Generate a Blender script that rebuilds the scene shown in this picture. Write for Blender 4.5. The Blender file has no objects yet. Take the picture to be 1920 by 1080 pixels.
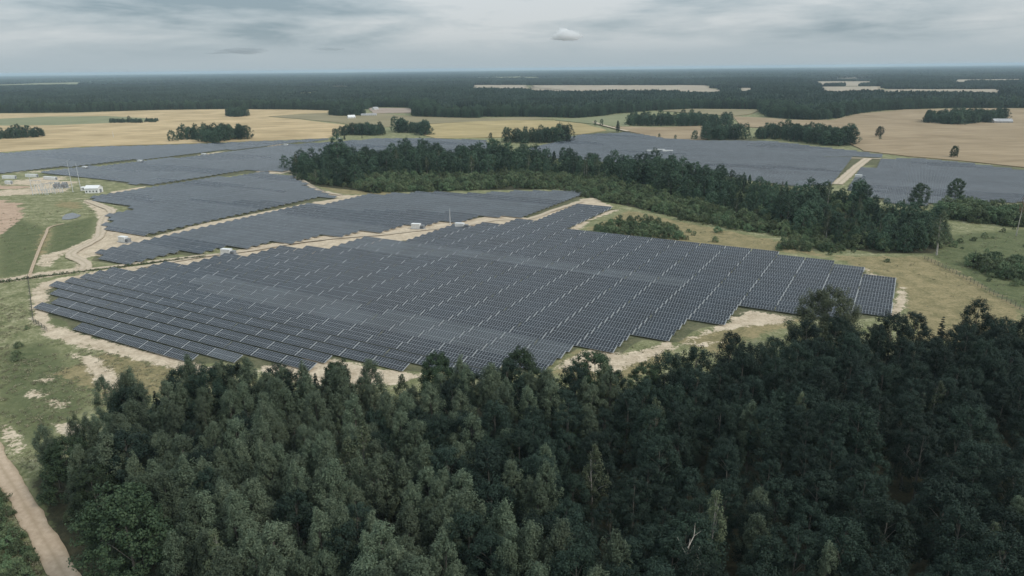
import bpy, math, json, random
import numpy as np
from mathutils import Matrix, Vector

# ------------------------------------------------------------------ camera, sky, sun, exposure
sc = bpy.context.scene
C = sc.collection
R = math.radians
PI = math.pi
CAM_H = 97.0
cam = bpy.data.cameras.new('camera')
cam.sensor_width = 36.0
cam.lens = 36.0 * 1300.0 / 1920.0
cam.clip_start = 1.0
cam.clip_end = 90000.0
cam_o = bpy.data.objects.new('camera', cam)
C.objects.link(cam_o)
cam_o.matrix_world = Matrix.Translation((0, 0, CAM_H)) @ Matrix.Rotation(R(90 - 17.55), 4, 'X') @ Matrix.Rotation(R(-0.6), 4, 'Z')
sc.camera = cam_o

SUN_EL, SUN_AZ = R(44), R(118)          # azimuth clockwise from +Y, so the sun stands to the right and slightly behind
sun = bpy.data.lights.new('sun', 'SUN')
sun.energy = 1.5
sun.angle = R(11)
sun.color = (1.0, 0.95, 0.88)
sun_o = bpy.data.objects.new('sun', sun)
C.objects.link(sun_o)
sd = Vector((math.sin(SUN_AZ) * math.cos(SUN_EL), math.cos(SUN_AZ) * math.cos(SUN_EL), math.sin(SUN_EL)))
sun_o.rotation_euler = sd.to_track_quat('Z', 'Y').to_euler()
sun_o.location = (200, -100, 400)

sc.view_settings.view_transform = 'Standard'
sc.view_settings.look = 'None'
sc.view_settings.gamma = 1.0
sc.view_settings.exposure = 0.0
sc.cycles.max_bounces = 10
sc.cycles.diffuse_bounces = 3
sc.cycles.glossy_bounces = 2
sc.cycles.transmission_bounces = 2
sc.cycles.volume_bounces = 10
sc.cycles.use_denoising = True
sc.cycles.sample_clamp_indirect = 4.0

def nodes_of(nt):
    nt.nodes.clear()
    N = nt.nodes
    L = nt.links
    def add(t, **k):
        n = N.new(t)
        for a, b in k.items():
            if a.startswith('i_'):
                key = a[2:]
                key = int(key) if key.isdigit() else key.replace('_', ' ')
                n.inputs[key].default_value = b
            else:
                setattr(n, a, b)
        return n
    def link(a, ao, b, bi):
        L.new(a.outputs[ao], b.inputs[bi])
    return add, link

def ramp(add, stops, interp='LINEAR'):
    r = add('ShaderNodeValToRGB')
    r.color_ramp.interpolation = interp
    e = r.color_ramp.elements
    while len(e) < len(stops):
        e.new(0.5)
    for k, (p, c) in enumerate(stops):
        e[k].position = p
        e[k].color = (c[0], c[1], c[2], 1) if isinstance(c, (tuple, list)) else (c, c, c, 1)
    return r

world = bpy.data.worlds.new('World')
sc.world = world
world.use_nodes = True
add, link = nodes_of(world.node_tree)
sky = add('ShaderNodeTexSky', sky_type='NISHITA', sun_disc=False, sun_elevation=SUN_EL, sun_rotation=SUN_AZ, altitude=100.0, air_density=1.0, dust_density=2.5)
tc = add('ShaderNodeTexCoord')
mp = add('ShaderNodeMapping')
mp.inputs['Scale'].default_value = (1.0, 1.0, 4.6)
mp.inputs['Location'].default_value = (1.3, 0.2, 0.5)
link(tc, 'Generated', mp, 'Vector')
n1 = add('ShaderNodeTexNoise', i_Scale=2.6, i_Detail=7.0, i_Roughness=0.56, i_Distortion=0.25)
link(mp, 0, n1, 'Vector')
mp2 = add('ShaderNodeMapping')
mp2.inputs['Scale'].default_value = (1.0, 1.0, 7.0)
mp2.inputs['Location'].default_value = (1.7, 0.4, 0.2)
link(tc, 'Generated', mp2, 'Vector')
n2 = add('ShaderNodeTexNoise', i_Scale=5.5, i_Detail=8.0, i_Roughness=0.6, i_Distortion=0.4)
link(mp2, 0, n2, 'Vector')
mixn = add('ShaderNodeMath', operation='MULTIPLY_ADD', i_1=0.30)
link(n2, 'Fac', mixn, 0)
sc1 = add('ShaderNodeMath', operation='MULTIPLY', i_1=0.70)
link(n1, 'Fac', sc1, 0)
link(sc1, 0, mixn, 2)
cl = ramp(add, [(0.40, (2.7, 3.5, 4.0)), (0.475, (4.3, 5.0, 5.4)), (0.57, (6.2, 6.6, 6.8))])
link(mixn, 0, cl, 0)
sep = add('ShaderNodeSeparateXYZ')
link(tc, 'Generated', sep, 0)
# clouds thin out into even grey-blue air towards the horizon
fade = add('ShaderNodeMapRange', interpolation_type='SMOOTHSTEP')
fade.inputs['From Min'].default_value = 0.006
fade.inputs['From Max'].default_value = 0.055
link(sep, 'Z', fade, 'Value')
hor = add('ShaderNodeMixRGB', blend_type='MIX')
hor.inputs[1].default_value = (4.5, 5.3, 5.75, 1)
link(fade, 0, hor, 0)
link(cl, 0, hor, 2)
cover = add('ShaderNodeMixRGB', blend_type='MIX', i_0=0.86)
link(sky, 0, cover, 1)
link(hor, 0, cover, 2)
# overcast skies are brighter towards the zenith: L = L0 * (1 + 1.1 sin(elevation))
zen = add('ShaderNodeMath', operation='MULTIPLY_ADD', i_1=1.1, i_2=1.0)
zc = add('ShaderNodeMath', operation='MAXIMUM', i_1=0.0)
link(sep, 'Z', zc, 0)
link(zc, 0, zen, 0)
zs = add('ShaderNodeMath', operation='MULTIPLY', i_1=0.10)
link(zen, 0, zs, 0)
bg = add('ShaderNodeBackground')
link(cover, 0, bg, 'Color')
link(zs, 0, bg, 'Strength')
wo = add('ShaderNodeOutputWorld')
link(bg, 0, wo, 'Surface')

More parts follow.
